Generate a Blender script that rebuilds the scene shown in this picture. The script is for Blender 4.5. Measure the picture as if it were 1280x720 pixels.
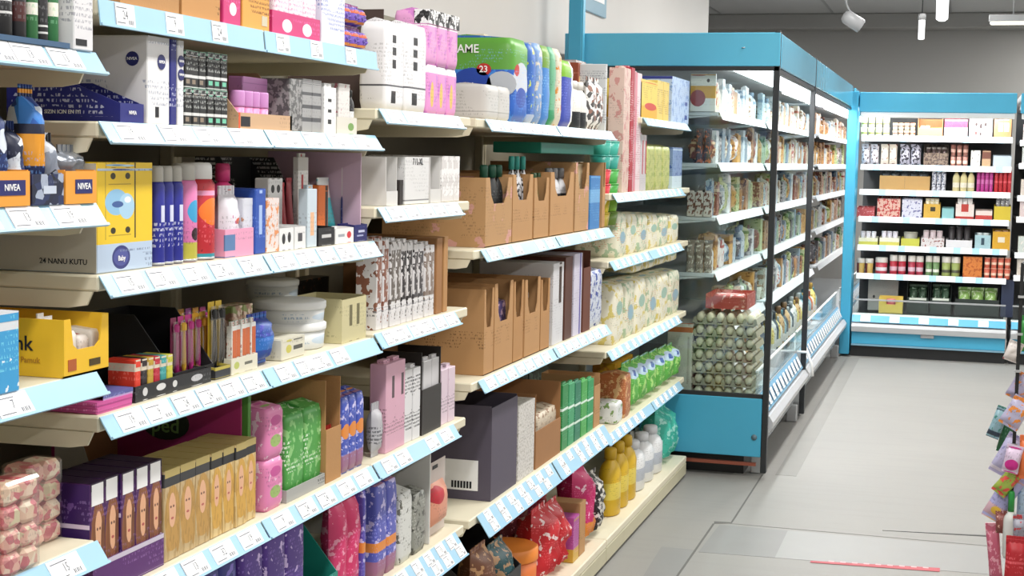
import bpy, math, random
from mathutils import Vector, Matrix
random.seed(7)
scene = bpy.context.scene
COL = scene.collection
for o in list(bpy.data.objects): bpy.data.objects.remove(o)

# ------------------------------------------------------------------ camera
FPX, PITCH, YAW, ROLL, EYE = 1900.0, .0857, .2854, .0197, 1.5
_F = Vector((-math.sin(YAW)*math.cos(PITCH), math.cos(YAW)*math.cos(PITCH), -math.sin(PITCH)))
_R0 = Vector((math.cos(YAW), math.sin(YAW), 0)); _U0 = _R0.cross(_F)
_R = _R0*math.cos(ROLL)+_U0*math.sin(ROLL); _U = -_R0*math.sin(ROLL)+_U0*math.cos(ROLL)
cd = bpy.data.cameras.new('camera'); cam = bpy.data.objects.new('camera', cd); COL.objects.link(cam)
cd.sensor_width = 36; cd.lens = FPX/1280*36; cd.clip_start = .05
M3 = Matrix((_R, _U, -_F)).transposed()
cam.matrix_world = Matrix.Translation((0, 0, EYE)) @ M3.to_4x4()
scene.camera = cam
# ------------------------------------------------------------------ world, light, exposure
w = bpy.data.worlds.new('world'); scene.world = w; w.use_nodes = True
w.node_tree.nodes['Background'].inputs[0].default_value = (.9, .95, 1, 1)
w.node_tree.nodes['Background'].inputs[1].default_value = .5
scene.view_settings.view_transform = 'Standard'; scene.view_settings.look = 'None'
scene.view_settings.gamma = 1; scene.view_settings.use_curve_mapping = False
scene.view_settings.exposure = -0.62
LAMP_WATTS = 62          # each ceiling fixture
CEIL = 3.1
LAMPS = [(x, y) for x in (-.35, 2.2) for y in (-2.2, .2, 2.6, 5.0, 7.4, 9.8, 12.2)]
BACK_FILL_LAMPS = [(-2.7, 14.6), (1.4, 14.4), (1.4, 15.9)]  # fill lamps added out of view to brighten the back wall

def area(name, loc, sx, sy, watts, rot=(0, 0, 0), col=(1, .98, .95), parent=None):
    l = bpy.data.lights.new(name, 'AREA'); l.shape = 'RECTANGLE'; l.size = sx; l.size_y = sy
    l.energy = watts; l.color = col
    o = bpy.data.objects.new(name, l); COL.objects.link(o); o.location = loc; o.rotation_euler = rot
    if parent: o.parent = parent
    return o

# ------------------------------------------------------------------ materials
def lin(c):
    if isinstance(c, str):
        c = [int(c[i:i+2], 16)/255 for i in (0, 2, 4)]
    return tuple((x/12.92 if x <= .04045 else ((x+.055)/1.055)**2.4) for x in c)+(1,)
MC = {}
class NT:
    def __init__(s, name):
        s.m = bpy.data.materials.new(name); s.m.use_nodes = True
        s.t = s.m.node_tree; s.n = s.t.nodes; s.l = s.t.links
        s.b = s.n['Principled BSDF']; s.tc = None
    def node(s, ty, **k):
        n = s.n.new(ty)
        for a, b in k.items(): setattr(n, a, b)
        return n
    def put(s, sock, v):
        if isinstance(v, bpy.types.NodeSocket): s.l.new(v, sock)
        else: sock.default_value = v
    def math(s, op, a, b=0., c=None):
        n = s.node('ShaderNodeMath', operation=op); s.put(n.inputs[0], a); s.put(n.inputs[1], b)
        if c is not None: s.put(n.inputs[2], c)
        return n.outputs[0]
    def mix(s, f, a, b):
        n = s.node('ShaderNodeMix', data_type='RGBA'); s.put(n.inputs[0], f); s.put(n.inputs[6], a); s.put(n.inputs[7], b)
        return n.outputs[2]
    def coord(s, which):
        if not s.tc: s.tc = s.node('ShaderNodeTexCoord')
        return s.tc.outputs[which]
    def mapping(s, src, scale):
        n = s.node('ShaderNodeMapping'); s.put(n.inputs[0], src); n.inputs[3].default_value = scale
        return n.outputs[0]
    def noise(s, vec, scale, detail=2):
        n = s.node('ShaderNodeTexNoise'); s.put(n.inputs['Vector'], vec); n.inputs['Scale'].default_value = scale
        n.inputs['Detail'].default_value = detail
        return n.outputs[0]
    def inrange(s, v, a, b):
        return s.math('MULTIPLY', s.math('GREATER_THAN', v, a), s.math('LESS_THAN', v, b))

def P(base, bands=(), rects=(), ell=(), fine=None, busy=None, blot=None, rough=.42, metal=0., name='printed', streak=None):
    """procedural packaging print: bands along the height, boxes, ovals, small print, busy picture"""
    key = repr((base, bands, rects, ell, fine, busy, blot, rough, metal, streak))
    if key in MC: return MC[key]
    t = NT(name); c = lin(base)
    if fine is None and (bands or rects or ell or blot or busy):
        lum = .3*c[0]+.59*c[1]+.11*c[2]; k = [x**(1/2.2)*(.55 if lum > .3 else 1)+(0 if lum > .3 else .35) for x in c[:3]]
        fine = (tuple(min(1, x) for x in k), .67, .12, .86, .4)
    gx = gz = None
    if bands or rects or ell or (busy and len(busy) > 2) or fine:
        sp = t.node('ShaderNodeSeparateXYZ'); t.put(sp.inputs[0], t.coord('Generated'))
        gx, gz = sp.outputs[0], sp.outputs[2]
    oc = None
    cur = c
    # soft tone variation of card and film
    nz = t.noise(t.coord('Object'), 25, 1)
    cur = t.mix(t.math('MULTIPLY', nz, .18), cur, tuple(x*.72 for x in c[:3])+(1,))
    if blot:
        bn = t.noise(t.coord('Object'), blot[1], 3)
        cur = t.mix(t.math('GREATER_THAN', bn, blot[2]), cur, lin(blot[0]))
    if busy:
        v = t.node('ShaderNodeTexVoronoi'); v.inputs['Scale'].default_value = busy[0]
        t.put(v.inputs['Vector'], t.coord('Object'))
        r = t.node('ShaderNodeValToRGB'); r.color_ramp.interpolation = 'CONSTANT'
        cols = busy[1]; el = r.color_ramp.elements
        while len(el) < len(cols): el.new(.5)
        for i, k in enumerate(cols): el[i].position = i/len(cols); el[i].color = lin(k)
        s2 = t.node('ShaderNodeSeparateColor'); t.put(s2.inputs[0], v.outputs['Color'])
        t.put(r.inputs[0], s2.outputs[0])
        if len(busy) > 2:
            a = busy[2]; f = t.math('MULTIPLY', t.inrange(gz, a[0], a[1]), .92)
            cur = t.mix(f, cur, r.outputs[0])
        else: cur = t.mix(.92, cur, r.outputs[0])
    for a, b, k in bands: cur = t.mix(t.inrange(gz, a, b), cur, lin(k))
    for x0, x1, a, b, k in rects: cur = t.mix(t.math('MULTIPLY', t.inrange(gx, x0, x1), t.inrange(gz, a, b)), cur, lin(k))
    for cx, cz, rx, rz, k in ell:
        dx = t.math('DIVIDE', t.math('SUBTRACT', gx, cx), rx); dz = t.math('DIVIDE', t.math('SUBTRACT', gz, cz), rz)
        d = t.math('ADD', t.math('MULTIPLY', dx, dx), t.math('MULTIPLY', dz, dz))
        cur = t.mix(t.math('LESS_THAN', d, 1.), cur, lin(k))
    if fine:   # (colour, threshold, z0, z1): rows of tiny print
        mp = t.mapping(t.coord('Object'), (330, 330, 120))
        fn = t.noise(mp, 1.0, 0)
        s3 = t.node('ShaderNodeSeparateXYZ'); t.put(s3.inputs[0], t.coord('Object'))
        row = t.math('GREATER_THAN', t.math('FRACT', t.math('MULTIPLY', s3.outputs[2], 115.)), .45)
        big = t.math('GREATER_THAN', t.noise(t.coord('Object'), 16, 0), .47)
        f = t.math('MULTIPLY', t.math('GREATER_THAN', fn, fine[1]-.09), t.inrange(gz, fine[2], fine[3]))
        f = t.math('MULTIPLY', t.math('MULTIPLY', f, row), t.math('MULTIPLY', big, fine[4] if len(fine) > 4 else .85))
        cur = t.mix(f, cur, lin(fine[0]))
    if streak:
        sn = t.noise(t.mapping(t.coord('Object'), (170, 170, 34)), 1., 2)
        fx, fz, rx, rz = streak[1:]
        dx = t.math('DIVIDE', t.math('SUBTRACT', gx, fx), rx); dz = t.math('DIVIDE', t.math('SUBTRACT', gz, fz), rz)
        keep = t.math('GREATER_THAN', t.math('ADD', t.math('MULTIPLY', dx, dx), t.math('MULTIPLY', dz, dz)), 1.)
        keep = t.math('MULTIPLY', keep, t.math('LESS_THAN', gz, .82))
        cur = t.mix(t.math('MULTIPLY', t.math('MULTIPLY', t.math('GREATER_THAN', sn, .52), keep), .5), cur, lin(streak[0]))
    t.put(t.b.inputs['Base Color'], cur)
    t.b.inputs['Roughness'].default_value = rough; t.b.inputs['Metallic'].default_value = metal
    MC[key] = t.m; return t.m

def S(base, rough=.45, metal=0., var=.12, vs=12., bump=0., name='plain', spec=None):
    key = repr(('S', base, rough, metal, var, vs, bump))
    if key in MC: return MC[key]
    t = NT(name); c = lin(base)
    n = t.noise(t.coord('Object'), vs, 3)
    t.put(t.b.inputs['Base Color'], t.mix(t.math('MULTIPLY', n, var*2), c, tuple(x*.6 for x in c[:3])+(1,)))
    t.b.inputs['Roughness'].default_value = rough; t.b.inputs['Metallic'].default_value = metal
    if bump:
        bn = t.node('ShaderNodeBump'); bn.inputs['Strength'].default_value = bump; bn.inputs['Distance'].default_value = .002
        t.put(bn.inputs['Height'], t.noise(t.coord('Object'), 160, 2)); t.put(t.b.inputs['Normal'], bn.outputs[0])
    MC[key] = t.m; return t.m

def emis(col, st):
    t = NT('lamp_glow'); t.b.inputs['Emission Color'].default_value = lin(col); t.b.inputs['Emission Strength'].default_value = st
    t.b.inputs['Base Color'].default_value = (.9, .9, .9, 1); return t.m

def glass(tint='f4fafa', refl=.06):
    t = NT('glass'); n = t.n; out = n['Material Output']
    tr = t.node('ShaderNodeBsdfTransparent'); tr.inputs[0].default_value = lin(tint)
    gl = t.node('ShaderNodeBsdfGlossy'); gl.inputs['Roughness'].default_value = .03; gl.inputs[0].default_value = (.95, .97, 1, 1)
    lw = t.node('ShaderNodeLayerWeight'); lw.inputs[0].default_value = .25
    f = t.math('ADD', t.math('MULTIPLY', lw.outputs['Fresnel'], .5), refl*.4)
    mx = t.node('ShaderNodeMixShader'); t.put(mx.inputs[0], f); t.l.new(tr.outputs[0], mx.inputs[1]); t.l.new(gl.outputs[0], mx.inputs[2])
    t.l.new(mx.outputs[0], out.inputs[0]); return t.m
GLASS = glass()
def film():
    t = NT('clear_film'); out = t.n['Material Output']
    tr = t.node('ShaderNodeBsdfTransparent'); gl = t.node('ShaderNodeBsdfGlossy'); gl.inputs['Roughness'].default_value = .15
    mx = t.node('ShaderNodeMixShader'); mx.inputs[0].default_value = .22
    t.l.new(tr.outputs[0], mx.inputs[1]); t.l.new(gl.outputs[0], mx.inputs[2]); t.l.new(mx.outputs[0], out.inputs[0]); return t.m
FILM = film()

def floor_mat():
    t = NT('terrazzo_floor'); oc = t.coord('Object')
    a = t.noise(oc, 1.3, 4); b = t.noise(oc, 180, 2); s = t.noise(t.mapping(oc, (1.2, 14, 1)), 1.5, 3)
    c = t.mix(a, lin('9a9893'), lin('8b8a85')); c = t.mix(t.math('MULTIPLY', b, .25), c, lin('77777a'))
    c = t.mix(t.math('MULTIPLY', t.math('GREATER_THAN', s, .56), .1), c, lin('7d7d7a'))
    t.put(t.b.inputs['Base Color'], c); t.b.inputs['Roughness'].default_value = .5; t.b.inputs['Specular IOR Level'].default_value = .3
    return t.m

CREAM = S('e4dcc3', .5, name='cream_enamel'); BLACK = S('17181a', .45, name='black_plastic'); WHITE = S('eeeeec', .45, name='white')
RAILB = S('9fcae3', .35, var=.06, name='blue_price_strip'); TAGW = S('f4f5f6', .5, var=.04, name='white_paper'); INK = S('6a6d76', .6, name='grey_ink'); INKD = S('1c1d24', .6, name='dark_ink')
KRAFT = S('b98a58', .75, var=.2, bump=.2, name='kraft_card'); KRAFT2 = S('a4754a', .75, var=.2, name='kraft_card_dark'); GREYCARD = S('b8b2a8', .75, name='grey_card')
BLUE = S('5cbbdc', .35, var=.05, name='blue_enamel'); BLUED = S('45a8cc', .4, var=.08, name='blue_panel'); STEEL = S('b9bbbd', .35, .3, name='steel'); GREYM = S('9b9c9d', .5, name='grey_metal')
NAVY = S('23286b', .4, name='navy'); WTXT = S('f7f7f7', .5, var=.02, name='white_print')

# ------------------------------------------------------------------ mesh helpers
class MB:
    def __init__(s): s.v = []; s.f = []; s.m = []; s.sm = []
    def add(s, vs, fs, m=0, smooth=False):
        b = len(s.v); s.v += [tuple(x) for x in vs]
        for f in fs: s.f.append(tuple(b+i for i in f)); s.m.append(m); s.sm.append(smooth)
        return s
    def box(s, x0, x1, y0, y1, z0, z1, m=0, b=0.):
        b = min(b, abs(x1-x0)*.4, abs(y1-y0)*.4, abs(z1-z0)*.4)
        if b <= 0:
            vs = [(x, y, z) for z in (z0, z1) for y in (y0, y1) for x in (x0, x1)]
            return s.add(vs, [(0, 2, 3, 1), (4, 5, 7, 6), (0, 1, 5, 4), (2, 6, 7, 3), (0, 4, 6, 2), (1, 3, 7, 5)], m)
        vs = []; idx = {}
        for i, x in enumerate((x0, x1)):
            for j, y in enumerate((y0, y1)):
                for k, z in enumerate((z0, z1)):
                    sx, sy, sz = (1 if i == 0 else -1), (1 if j == 0 else -1), (1 if k == 0 else -1)
                    idx[i, j, k, 0] = len(vs); vs.append((x, y+sy*b, z+sz*b))
                    idx[i, j, k, 1] = len(vs); vs.append((x+sx*b, y, z+sz*b))
                    idx[i, j, k, 2] = len(vs); vs.append((x+sx*b, y+sy*b, z))
        fs = []
        I = lambda i, j, k, a: idx[i, j, k, a]
        for i in (0, 1): q = [I(i, 0, 0, 0), I(i, 0, 1, 0), I(i, 1, 1, 0), I(i, 1, 0, 0)]; fs.append(q if i == 0 else q[::-1])
        for j in (0, 1): q = [I(0, j, 0, 1), I(1, j, 0, 1), I(1, j, 1, 1), I(0, j, 1, 1)]; fs.append(q if j == 0 else q[::-1])
        for k in (0, 1): q = [I(0, 0, k, 2), I(0, 1, k, 2), I(1, 1, k, 2), I(1, 0, k, 2)]; fs.append(q if k == 0 else q[::-1])
        for j in (0, 1):
            for k in (0, 1):
                q = [I(0, j, k, 1), I(1, j, k, 1), I(1, j, k, 2), I(0, j, k, 2)]; fs.append(q[::-1] if (j+k) % 2 == 0 else q)
        for i in (0, 1):
            for k in (0, 1):
                q = [I(i, 0, k, 0), I(i, 1, k, 0), I(i, 1, k, 2), I(i, 0, k, 2)]; fs.append(q if (i+k) % 2 == 0 else q[::-1])
        for i in (0, 1):
            for j in (0, 1):
                q = [I(i, j, 0, 0), I(i, j, 1, 0), I(i, j, 1, 1), I(i, j, 0, 1)]; fs.append(q if (i+j) % 2 == 1 else q[::-1])
        for i in (0, 1):
            for j in (0, 1):
                for k in (0, 1):
                    q = [I(i, j, k, 0), I(i, j, k, 1), I(i, j, k, 2)]; fs.append(q if (i+j+k) % 2 == 0 else q[::-1])
        return s.add(vs, fs, m)
    def lathe(s, prof, n=14, cx=0., cy=0., sx=1., sy=1., m=0, smooth=True, z0=0.):
        vs = []; fs = []
        for r, z in prof:
            for i in range(n):
                a = 2*math.pi*i/n; vs.append((cx+r*sx*math.cos(a), cy+r*sy*math.sin(a), z0+z))
        for k in range(len(prof)-1):
            for i in range(n):
                j = (i+1) % n; fs.append((k*n+i, k*n+j, (k+1)*n+j, (k+1)*n+i))
        fs.append(tuple(range(n))[::-1]); fs.append(tuple((len(prof)-1)*n+i for i in range(n)))
        return s.add(vs, fs, m, smooth)
    def prism(s, pts, a, b, axis='x', m=0):
        """polygon pts (p,q) extruded along axis from a to b; axis x: (y,z), y: (x,z), z: (x,y)"""
        def mk(p, q, t): return {'x': (t, p, q), 'y': (p, t, q), 'z': (p, q, t)}[axis]
        n = len(pts); vs = [mk(p, q, a) for p, q in pts]+[mk(p, q, b) for p, q in pts]
        ar = sum(pts[i][0]*pts[(i+1) % n][1]-pts[(i+1) % n][0]*pts[i][1] for i in range(n))
        fl = (ar > 0) == (axis != 'y'); fl = fl == (b > a)
        f0 = tuple(range(n)); f1 = tuple(range(n, 2*n))
        fs = [f0[::-1], f1]+[(i, (i+1) % n, n+(i+1) % n, n+i) for i in range(n)]
        if not fl: fs = [f[::-1] for f in fs]
        return s.add(vs, fs, m)
    def pillow(s, w, h, d, z0=0., yc=None, nx=7, nz=8, m=0, p=.45, wr=.04, seed=0, top=1., x0=0.):
        """stuffed bag: two bulged sheets sharing a rim"""
        rr = random.Random(seed); yc = d/2 if yc is None else yc
        vs = []; fs = []
        def idx(sd, i, k): return (sd*(nx+1)*(nz+1))+k*(nx+1)+i
        for sd in (0, 1):
            for k in range(nz+1):
                for i in range(nx+1):
                    a = 2*i/nx-1; b = 2*k/nz-1
                    bul = max(0, (1-a**4)*(1-abs(b)**3.2))**p
                    edge = (0 < i < nx and 0 < k < nz)
                    y = (d/2)*bul*(1+(rr.uniform(-wr, wr)*2.2 if edge else 0))
                    pinch = 1-.06*(1-abs(b))*0-.05*abs(a)**2*(1-b*b)
                    ww = w*(1 if b < .2 else 1-(1-top)*(b-.2)/.8)
                    vs.append((x0+a*ww/2*pinch, yc+(-y if sd == 0 else y), z0+h*k/nz))
        for sd in (0, 1):
            for k in range(nz):
                for i in range(nx):
                    q = (idx(sd, i, k), idx(sd, i+1, k), idx(sd, i+1, k+1), idx(sd, i, k+1)); fs.append(q if sd == 0 else q[::-1])
        return s.add(vs, fs, m, True)
    def tube(s, path, r, n=6, m=0):
        P_ = [Vector(p) for p in path]; vs = []; fs = []
        for i, p in enumerate(P_):
            d = (P_[min(i+1, len(P_)-1)]-P_[max(i-1, 0)]).normalized()
            a = d.cross(Vector((0, 0, 1)))
            if a.length < .01: a = d.cross(Vector((1, 0, 0)))
            a.normalize(); b = d.cross(a)
            for k in range(n):
                t = 2*math.pi*k/n; vs.append(p+a*r*math.cos(t)+b*r*math.sin(t))
        for i in range(len(P_)-1):
            for k in range(n):
                l = (k+1) % n; fs.append((i*n+k, i*n+l, (i+1)*n+l, (i+1)*n+k))
        fs.append(tuple(range(n))[::-1]); fs.append(tuple((len(P_)-1)*n+k for k in range(n)))
        return s.add(vs, fs, m, True)
    def mesh(s, name, mats):
        me = bpy.data.meshes.new(name); me.from_pydata(s.v, [], s.f)
        for m in (mats if isinstance(mats, (list, tuple)) else [mats]): me.materials.append(m)
        me.polygons.foreach_set('material_index', s.m); me.polygons.foreach_set('use_smooth', s.sm)
        me.update(); return me
    def build(s, name, mats, parent=None):
        o = bpy.data.objects.new(name, s.mesh(name, mats)); COL.objects.link(o)
        if parent: o.parent = parent
        return o
    def wbuild(s, name, mats, parent=None):
        """vertices are in world space: give the object its own origin at its base centre"""
        lo = [min(v[i] for v in s.v) for i in range(3)]; hi = [max(v[i] for v in s.v) for i in range(3)]
        c = ((lo[0]+hi[0])/2, (lo[1]+hi[1])/2, lo[2])
        s.v = [(v[0]-c[0], v[1]-c[1], v[2]-c[2]) for v in s.v]
        o = s.build(name, mats, parent); pl = Vector((0, 0, 0)); p = parent
        while p: pl += p.location; p = p.parent
        o.location = Vector(c)-pl; return o

USED = {}
def tag(o, label, cat, group=None, kind=None):
    label = ' '.join(label.split()); o['label'] = label; o['category'] = cat
    if group: o['group'] = group
    if kind: o['kind'] = kind
    USED[label] = USED.get(label, 0)+1
    return o
def struct(o, label=None):
    o['kind'] = 'structure'
    if label: o['label'] = label
    return o
def empty(name, loc=(0, 0, 0)):
    o = bpy.data.objects.new(name, None); COL.objects.link(o); o.location = loc; o.empty_display_size = .05; return o
def copy_tree(o, parent=None):
    c = o.copy(); COL.objects.link(c); c.parent = parent
    for ch in o.children: copy_tree(ch, c)
    return c
TX = {}
def text(s, size, mat, parent, loc, rot=(math.pi/2, 0, 0), name='lettering', sx=1.):
    k = (s, size, mat.name, sx)
    if k not in TX:
        c = bpy.data.curves.new('t', 'FONT'); c.body = s; c.size = size; c.align_x = 'CENTER'; c.align_y = 'CENTER'; c.resolution_u = 2; c.extrude = .0002; c.offset = size*.012
        ob = bpy.data.objects.new('t', c); COL.objects.link(ob)
        me = bpy.data.meshes.new_from_object(ob.evaluated_get(bpy.context.evaluated_depsgraph_get()))
        for v in me.vertices: v.co.x *= sx
        me.materials.clear(); me.materials.append(mat); bpy.data.objects.remove(ob); TX[k] = me
    o = bpy.data.objects.new(name, TX[k]); COL.objects.link(o); o.parent = parent; o.location = loc; o.rotation_euler = rot
    return o
SIDE = (math.pi/2, 0, -math.pi/2)
ORD = ['first', 'second', 'third', 'fourth', 'fifth', 'sixth', 'seventh', 'eighth', 'ninth', 'tenth', 'eleventh', 'twelfth']
def ordn(i):
    if i < 12: return ORD[i]
    n = i+1; return '%d%s' % (n, 'th' if 10 < n % 100 < 14 else {1: 'st', 2: 'nd', 3: 'rd'}.get(n % 10, 'th'))

# ================================================================== the room
WALLX = -1.95
WALLM = S('d9d6d2', .8, var=.05, vs=3, name='painted_wall'); GREYW = S('a9a8a5', .85, var=.06, vs=2, name='grey_wall'); CEILM = S('bfc0c0', .85, var=.05, vs=2, name='ceiling_paint')
struct(MB().box(-4.2, 4.6, -4, 17.1, -.12, 0).wbuild('floor', floor_mat()))
struct(MB().box(-4.2, 4.6, -4, 17.1, CEIL, CEIL+.1).wbuild('ceiling', CEILM))
struct(MB().box(WALLX-.15, WALLX, -4, 11.95, 0, CEIL).wbuild('wall_left', WALLM))
struct(MB().box(-4.2, 4.6, 17.0, 17.15, 0, CEIL).wbuild('wall_back', GREYW))
struct(MB().box(4.45, 4.6, -4, 17.0, 0, CEIL).wbuild('wall_right', WALLM))
struct(MB().box(-4.2, 4.45, -4.15, -4, 0, CEIL).wbuild('wall_front', WALLM))
struct(MB().box(-4.35, -4.2, 11.0, 17.0, 0, CEIL).wbuild('wall_side', GREYW))
# ceiling joints and beam before the back wall
for i, x in enumerate((-2.6, -1.4, -.2, 1.0, 2.2)):
    struct(MB().box(x, x+.025, -4, 17.0, CEIL-.006, CEIL-.001).wbuild('trim_%d' % (i+1), GREYM))
struct(MB().box(-4.2, 4.45, 16.7, 17.0, CEIL-.16, CEIL-.001, 0, .01).wbuild('trim_6', GREYW))
# floor joints, worn patch slabs, painted shadow strip beside the coolers
JM = S('5f5f5c', .7, name='floor_joint'); PATCH = S('868684', .5, var=.15, vs=6, name='worn_floor_patch')
fl = bpy.data.objects['floor']
def fpart(mb, name, mat):
    o = mb.wbuild(name, mat, fl); return o
fpart(MB().box(-.862, -.855, 6.25, 7.4, 0, .0012), 'floor_joint', JM)
fpart(MB().prism([(-.93, 6.24), (-.925, 6.2), (-.855, 6.235), (-.857, 6.25)], .0, .0012, 'z'), 'floor_joint', JM)
fpart(MB().box(-.93, -.922, 2.5, 6.2, 0, .0012), 'floor_joint', JM)
fpart(MB().box(-.862, 1.6, 6.225, 6.231, 0, .0012), 'floor_joint', S('868683', .7))
fpart(MB().prism([(-.25, 6.335), (.16, 6.385), (.16, 6.405), (-.1, 6.36)], 0, .0016, 'z'), 'floor_crack', BLACK)
fpart(MB().prism([(-.91, 5.72), (-.62, 5.74), (-.62, 6.19), (-.9, 6.19)], 0, .001, 'z'), 'floor_patch_and_shade', PATCH)
fpart(MB().prism([(-.62, 5.74), (1.2, 5.85), (1.2, 6.22), (-.62, 6.19)], 0, .0009, 'z'), 'floor_patch_and_shade', S('929290', .45, var=.12, vs=6))
fpart(MB().prism([(-1.03, 5.0), (-.94, 5.0), (-.925, 5.75), (-1.06, 5.75)], 0, .001, 'z'), 'floor_patch_and_shade', PATCH)
fpart(MB().box(-.8, -.7, 7.3, 12.0, 0, .001), 'floor_patch_and_shade', S('85847f', .55, var=.2, vs=5))  # shadow along the cooler base, painted as a darker strip
o = tag(empty('floor_tape', (-.25, 5.76, 0)), 'worn red tape strip with white marks stuck on floor', 'tape')
tp = MB().prism([(-.235, -.045), (.235, -.006), (.235, .048), (-.235, -.02)], .0012, .002, 'z').build('strip', S('c4525c', .6, var=.3, vs=40), o)
for i in range(9): MB().box(-.17+i*.043, -.15+i*.043, -.012+i*.0045, .003+i*.0045, .002, .0024).build('printed_mark', S('e3aeb2', .6), o)

# wall sign and blue corner guard
o = tag(empty('corner_guard', (-1.795, 7.13, 0)), 'tall blue corner post rising beside cooler header and white wall', 'post')
MB().box(-.035, .03, -.024, .024, 0, CEIL-.002, 0, .004).build('post', BLUED, o); MB().box(.031, .036, -.02, .02, 1.0, CEIL-.002).build('edge_trim', BLUE, o)
o = tag(empty('wall_sign', (WALLX+.012, 8.0, 2.28)), 'grey blue framed white notice on wall above cooler', 'sign')
MB().box(-.01, .004, -.35, .35, 0, .55, 0, .003).build('frame', S('7fa5b8', .4), o); MB().box(.004, .008, -.28, .28, .07, .5).build('panel', WTXT, o)
o = tag(empty('wall_notice', (WALLX+.01, 7.1, 2.27)), 'small blue notice on wall left of the corner strip', 'sign')
MB().box(-.008, .004, -.09, .09, 0, .3, 0, .002).build('board', S('6d8fb5', .5), o); MB().box(.004, .006, -.07, .07, .03, .27).build('sheet', WTXT, o)

# ------------------------------------------------------------------ ceiling lamps
TUBE = emis('ffffff', 9)
def fixture(x, y, lbl):
    r = tag(empty('ceiling_light', (x, y, CEIL-.14)), lbl, 'light', 'fluorescent ceiling lights')
    MB().box(-.11, .11, -.62, .62, .04, .075, 0, .008).build('housing', WHITE, r)
    for s in (-1, 1): MB().box(-.004, .004, s*.45-.004, s*.45+.004, .075, .14).build('rod', GREYM, r)
    area('lamp', (0, 0, .03), .2, 1.2, LAMP_WATTS, parent=r)
    return r
nm = ['row over the left gondola', 'row over the right aisle']
for x, y in LAMPS: fixture(x, y, 'white fluorescent ceiling light, %s from front in %s' % (ordn([l[1] for l in LAMPS[:7]].index(y)), nm[0 if x < 0 else 1]))

for i, (x, y) in enumerate(BACK_FILL_LAMPS): fixture(x, y, ['added white ceiling fill light behind the left wall end', 'added white ceiling fill light over the back cooler', 'added white ceiling fill light nearest the back wall'][i])

def at_y(u, v, Y):
    d = _F+_R*((u-640)/FPX)-_U*((v-360)/FPX); t = Y/d.y
    return Vector((d.x*t, Y, EYE+d.z*t))
# hanging spot, tube lamp and far batten seen over the back cooler
p = at_y(1066, 26, 11)
o = tag(empty('spotlight', p), 'grey ceiling spotlight tilted down towards the right', 'light')
k = MB().lathe([(.038, -.075), (.05, -.07), (.05, .05), (.034, .075), (.012, .08)], 16).build('barrel', S('9fa0a2', .4), o); k.rotation_euler = (.2, -1.0, 0)
k2 = MB().lathe([(.04, -.078), (.041, -.0755)], 16).build('lens', S('2a2a2c', .2), k)
MB().tube([(-.01, 0, .04), (-.05, 0, .12), (-.09, 0, CEIL-p.z)], .008).build('arm', GREYM, o)
p = at_y(1152, 36, 11)
o = tag(empty('pendant_tube', p), 'slim white tube lamp hanging below the ceiling', 'light')
MB().lathe([(.012, -.075), (.022, -.07), (.022, .07), (.014, .08)], 12).build('tube', emis('ffffff', 1.5), o)
MB().lathe([(.026, .06), (.026, .1), (.01, .105)], 12).build('cap', GREYM, o); MB().tube([(0, 0, .1), (0, 0, CEIL-p.z)], .004).build('cord', BLACK, o)
p = at_y(1178, 10, 11)
o = tag(empty('bare_tube_light', p), 'bright white tube light at top edge beside slim pendant', 'light')
MB().lathe([(.02, -.09), (.04, -.075), (.042, .1), (.042, .3)], 12).build('tube', emis('ffffff', 3.0), o)
MB().box(-.08, .08, -.03, .03, .06, .085, 0, .005).build('bracket', GREYM, o); MB().tube([(0, 0, .3), (0, 0, CEIL-p.z)], .01).build('rod', GREYM, o)
p = at_y(1236, 27, 12.5)
o = tag(empty('batten_light', p), 'long batten light hanging at the right over back cooler', 'light')
MB().box(0, 1.3, -.05, .05, 0, .05, 0, .005).build('housing', GREYM, o); MB().box(.01, 1.29, -.03, .03, -.025, 0, 0, .008).build('tube', emis('fff8e0', 1.6), o)
for x in (.18, 1.1): MB().tube([(x, 0, .05), (x, 0, CEIL-p.z)], .006).build('rod', GREYM, o)

# ================================================================== gondola shelving
XS, XR = -1.222, -1.198                 # shelf edge, foot of the tilted price strip
BACKX = -1.73
_td = []
def tag_mesh(i, wd=.056):
    """paper price label with printed price; x along the strip, y up"""
    mb = MB().box(-wd/2, wd/2, .003, .036, 0, .0008)
    rr = random.Random(i)
    mb.box(-wd*.42, wd*.1, .029, .0305, .0008, .001, 1); mb.box(-wd*.42, -wd*.02, .0065, .008, .0008, .001, 1)
    for k in range(5): x = wd*(.16+.05*k); mb.box(x, x+wd*(.018 if k % 2 else .03), .006, .0125, .0008, .001, 1)
    if rr.random() < .45: mb.box(-wd/2, -wd/2+.0012, .003, .036, .0008, .001, 1)
    me = mb.mesh('price_label', [TAGW, INK])
    c = bpy.data.curves.new('t', 'FONT'); c.body = ['15', '12', '19', '7', '24', '9', '32', '13'][i % 8]; c.size = .019; c.align_x = 'CENTER'; c.align_y = 'CENTER'; c.resolution_u = 1
    ob = bpy.data.objects.new('t', c); COL.objects.link(ob)
    tm = bpy.data.meshes.new_from_object(ob.evaluated_get(bpy.context.evaluated_depsgraph_get())); bpy.data.objects.remove(ob)
    base = len(mb.v); mb.add([(v.co.x*.8, v.co.y+.019, .0011) for v in tm.vertices], [tuple(p.vertices) for p in tm.polygons], 1)
    return mb.mesh('price_label', [TAGW, INK])
TAGS = [tag_mesh(i) for i in range(8)]
TAGS_W = [tag_mesh(i, .078) for i in range(8)]

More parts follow.
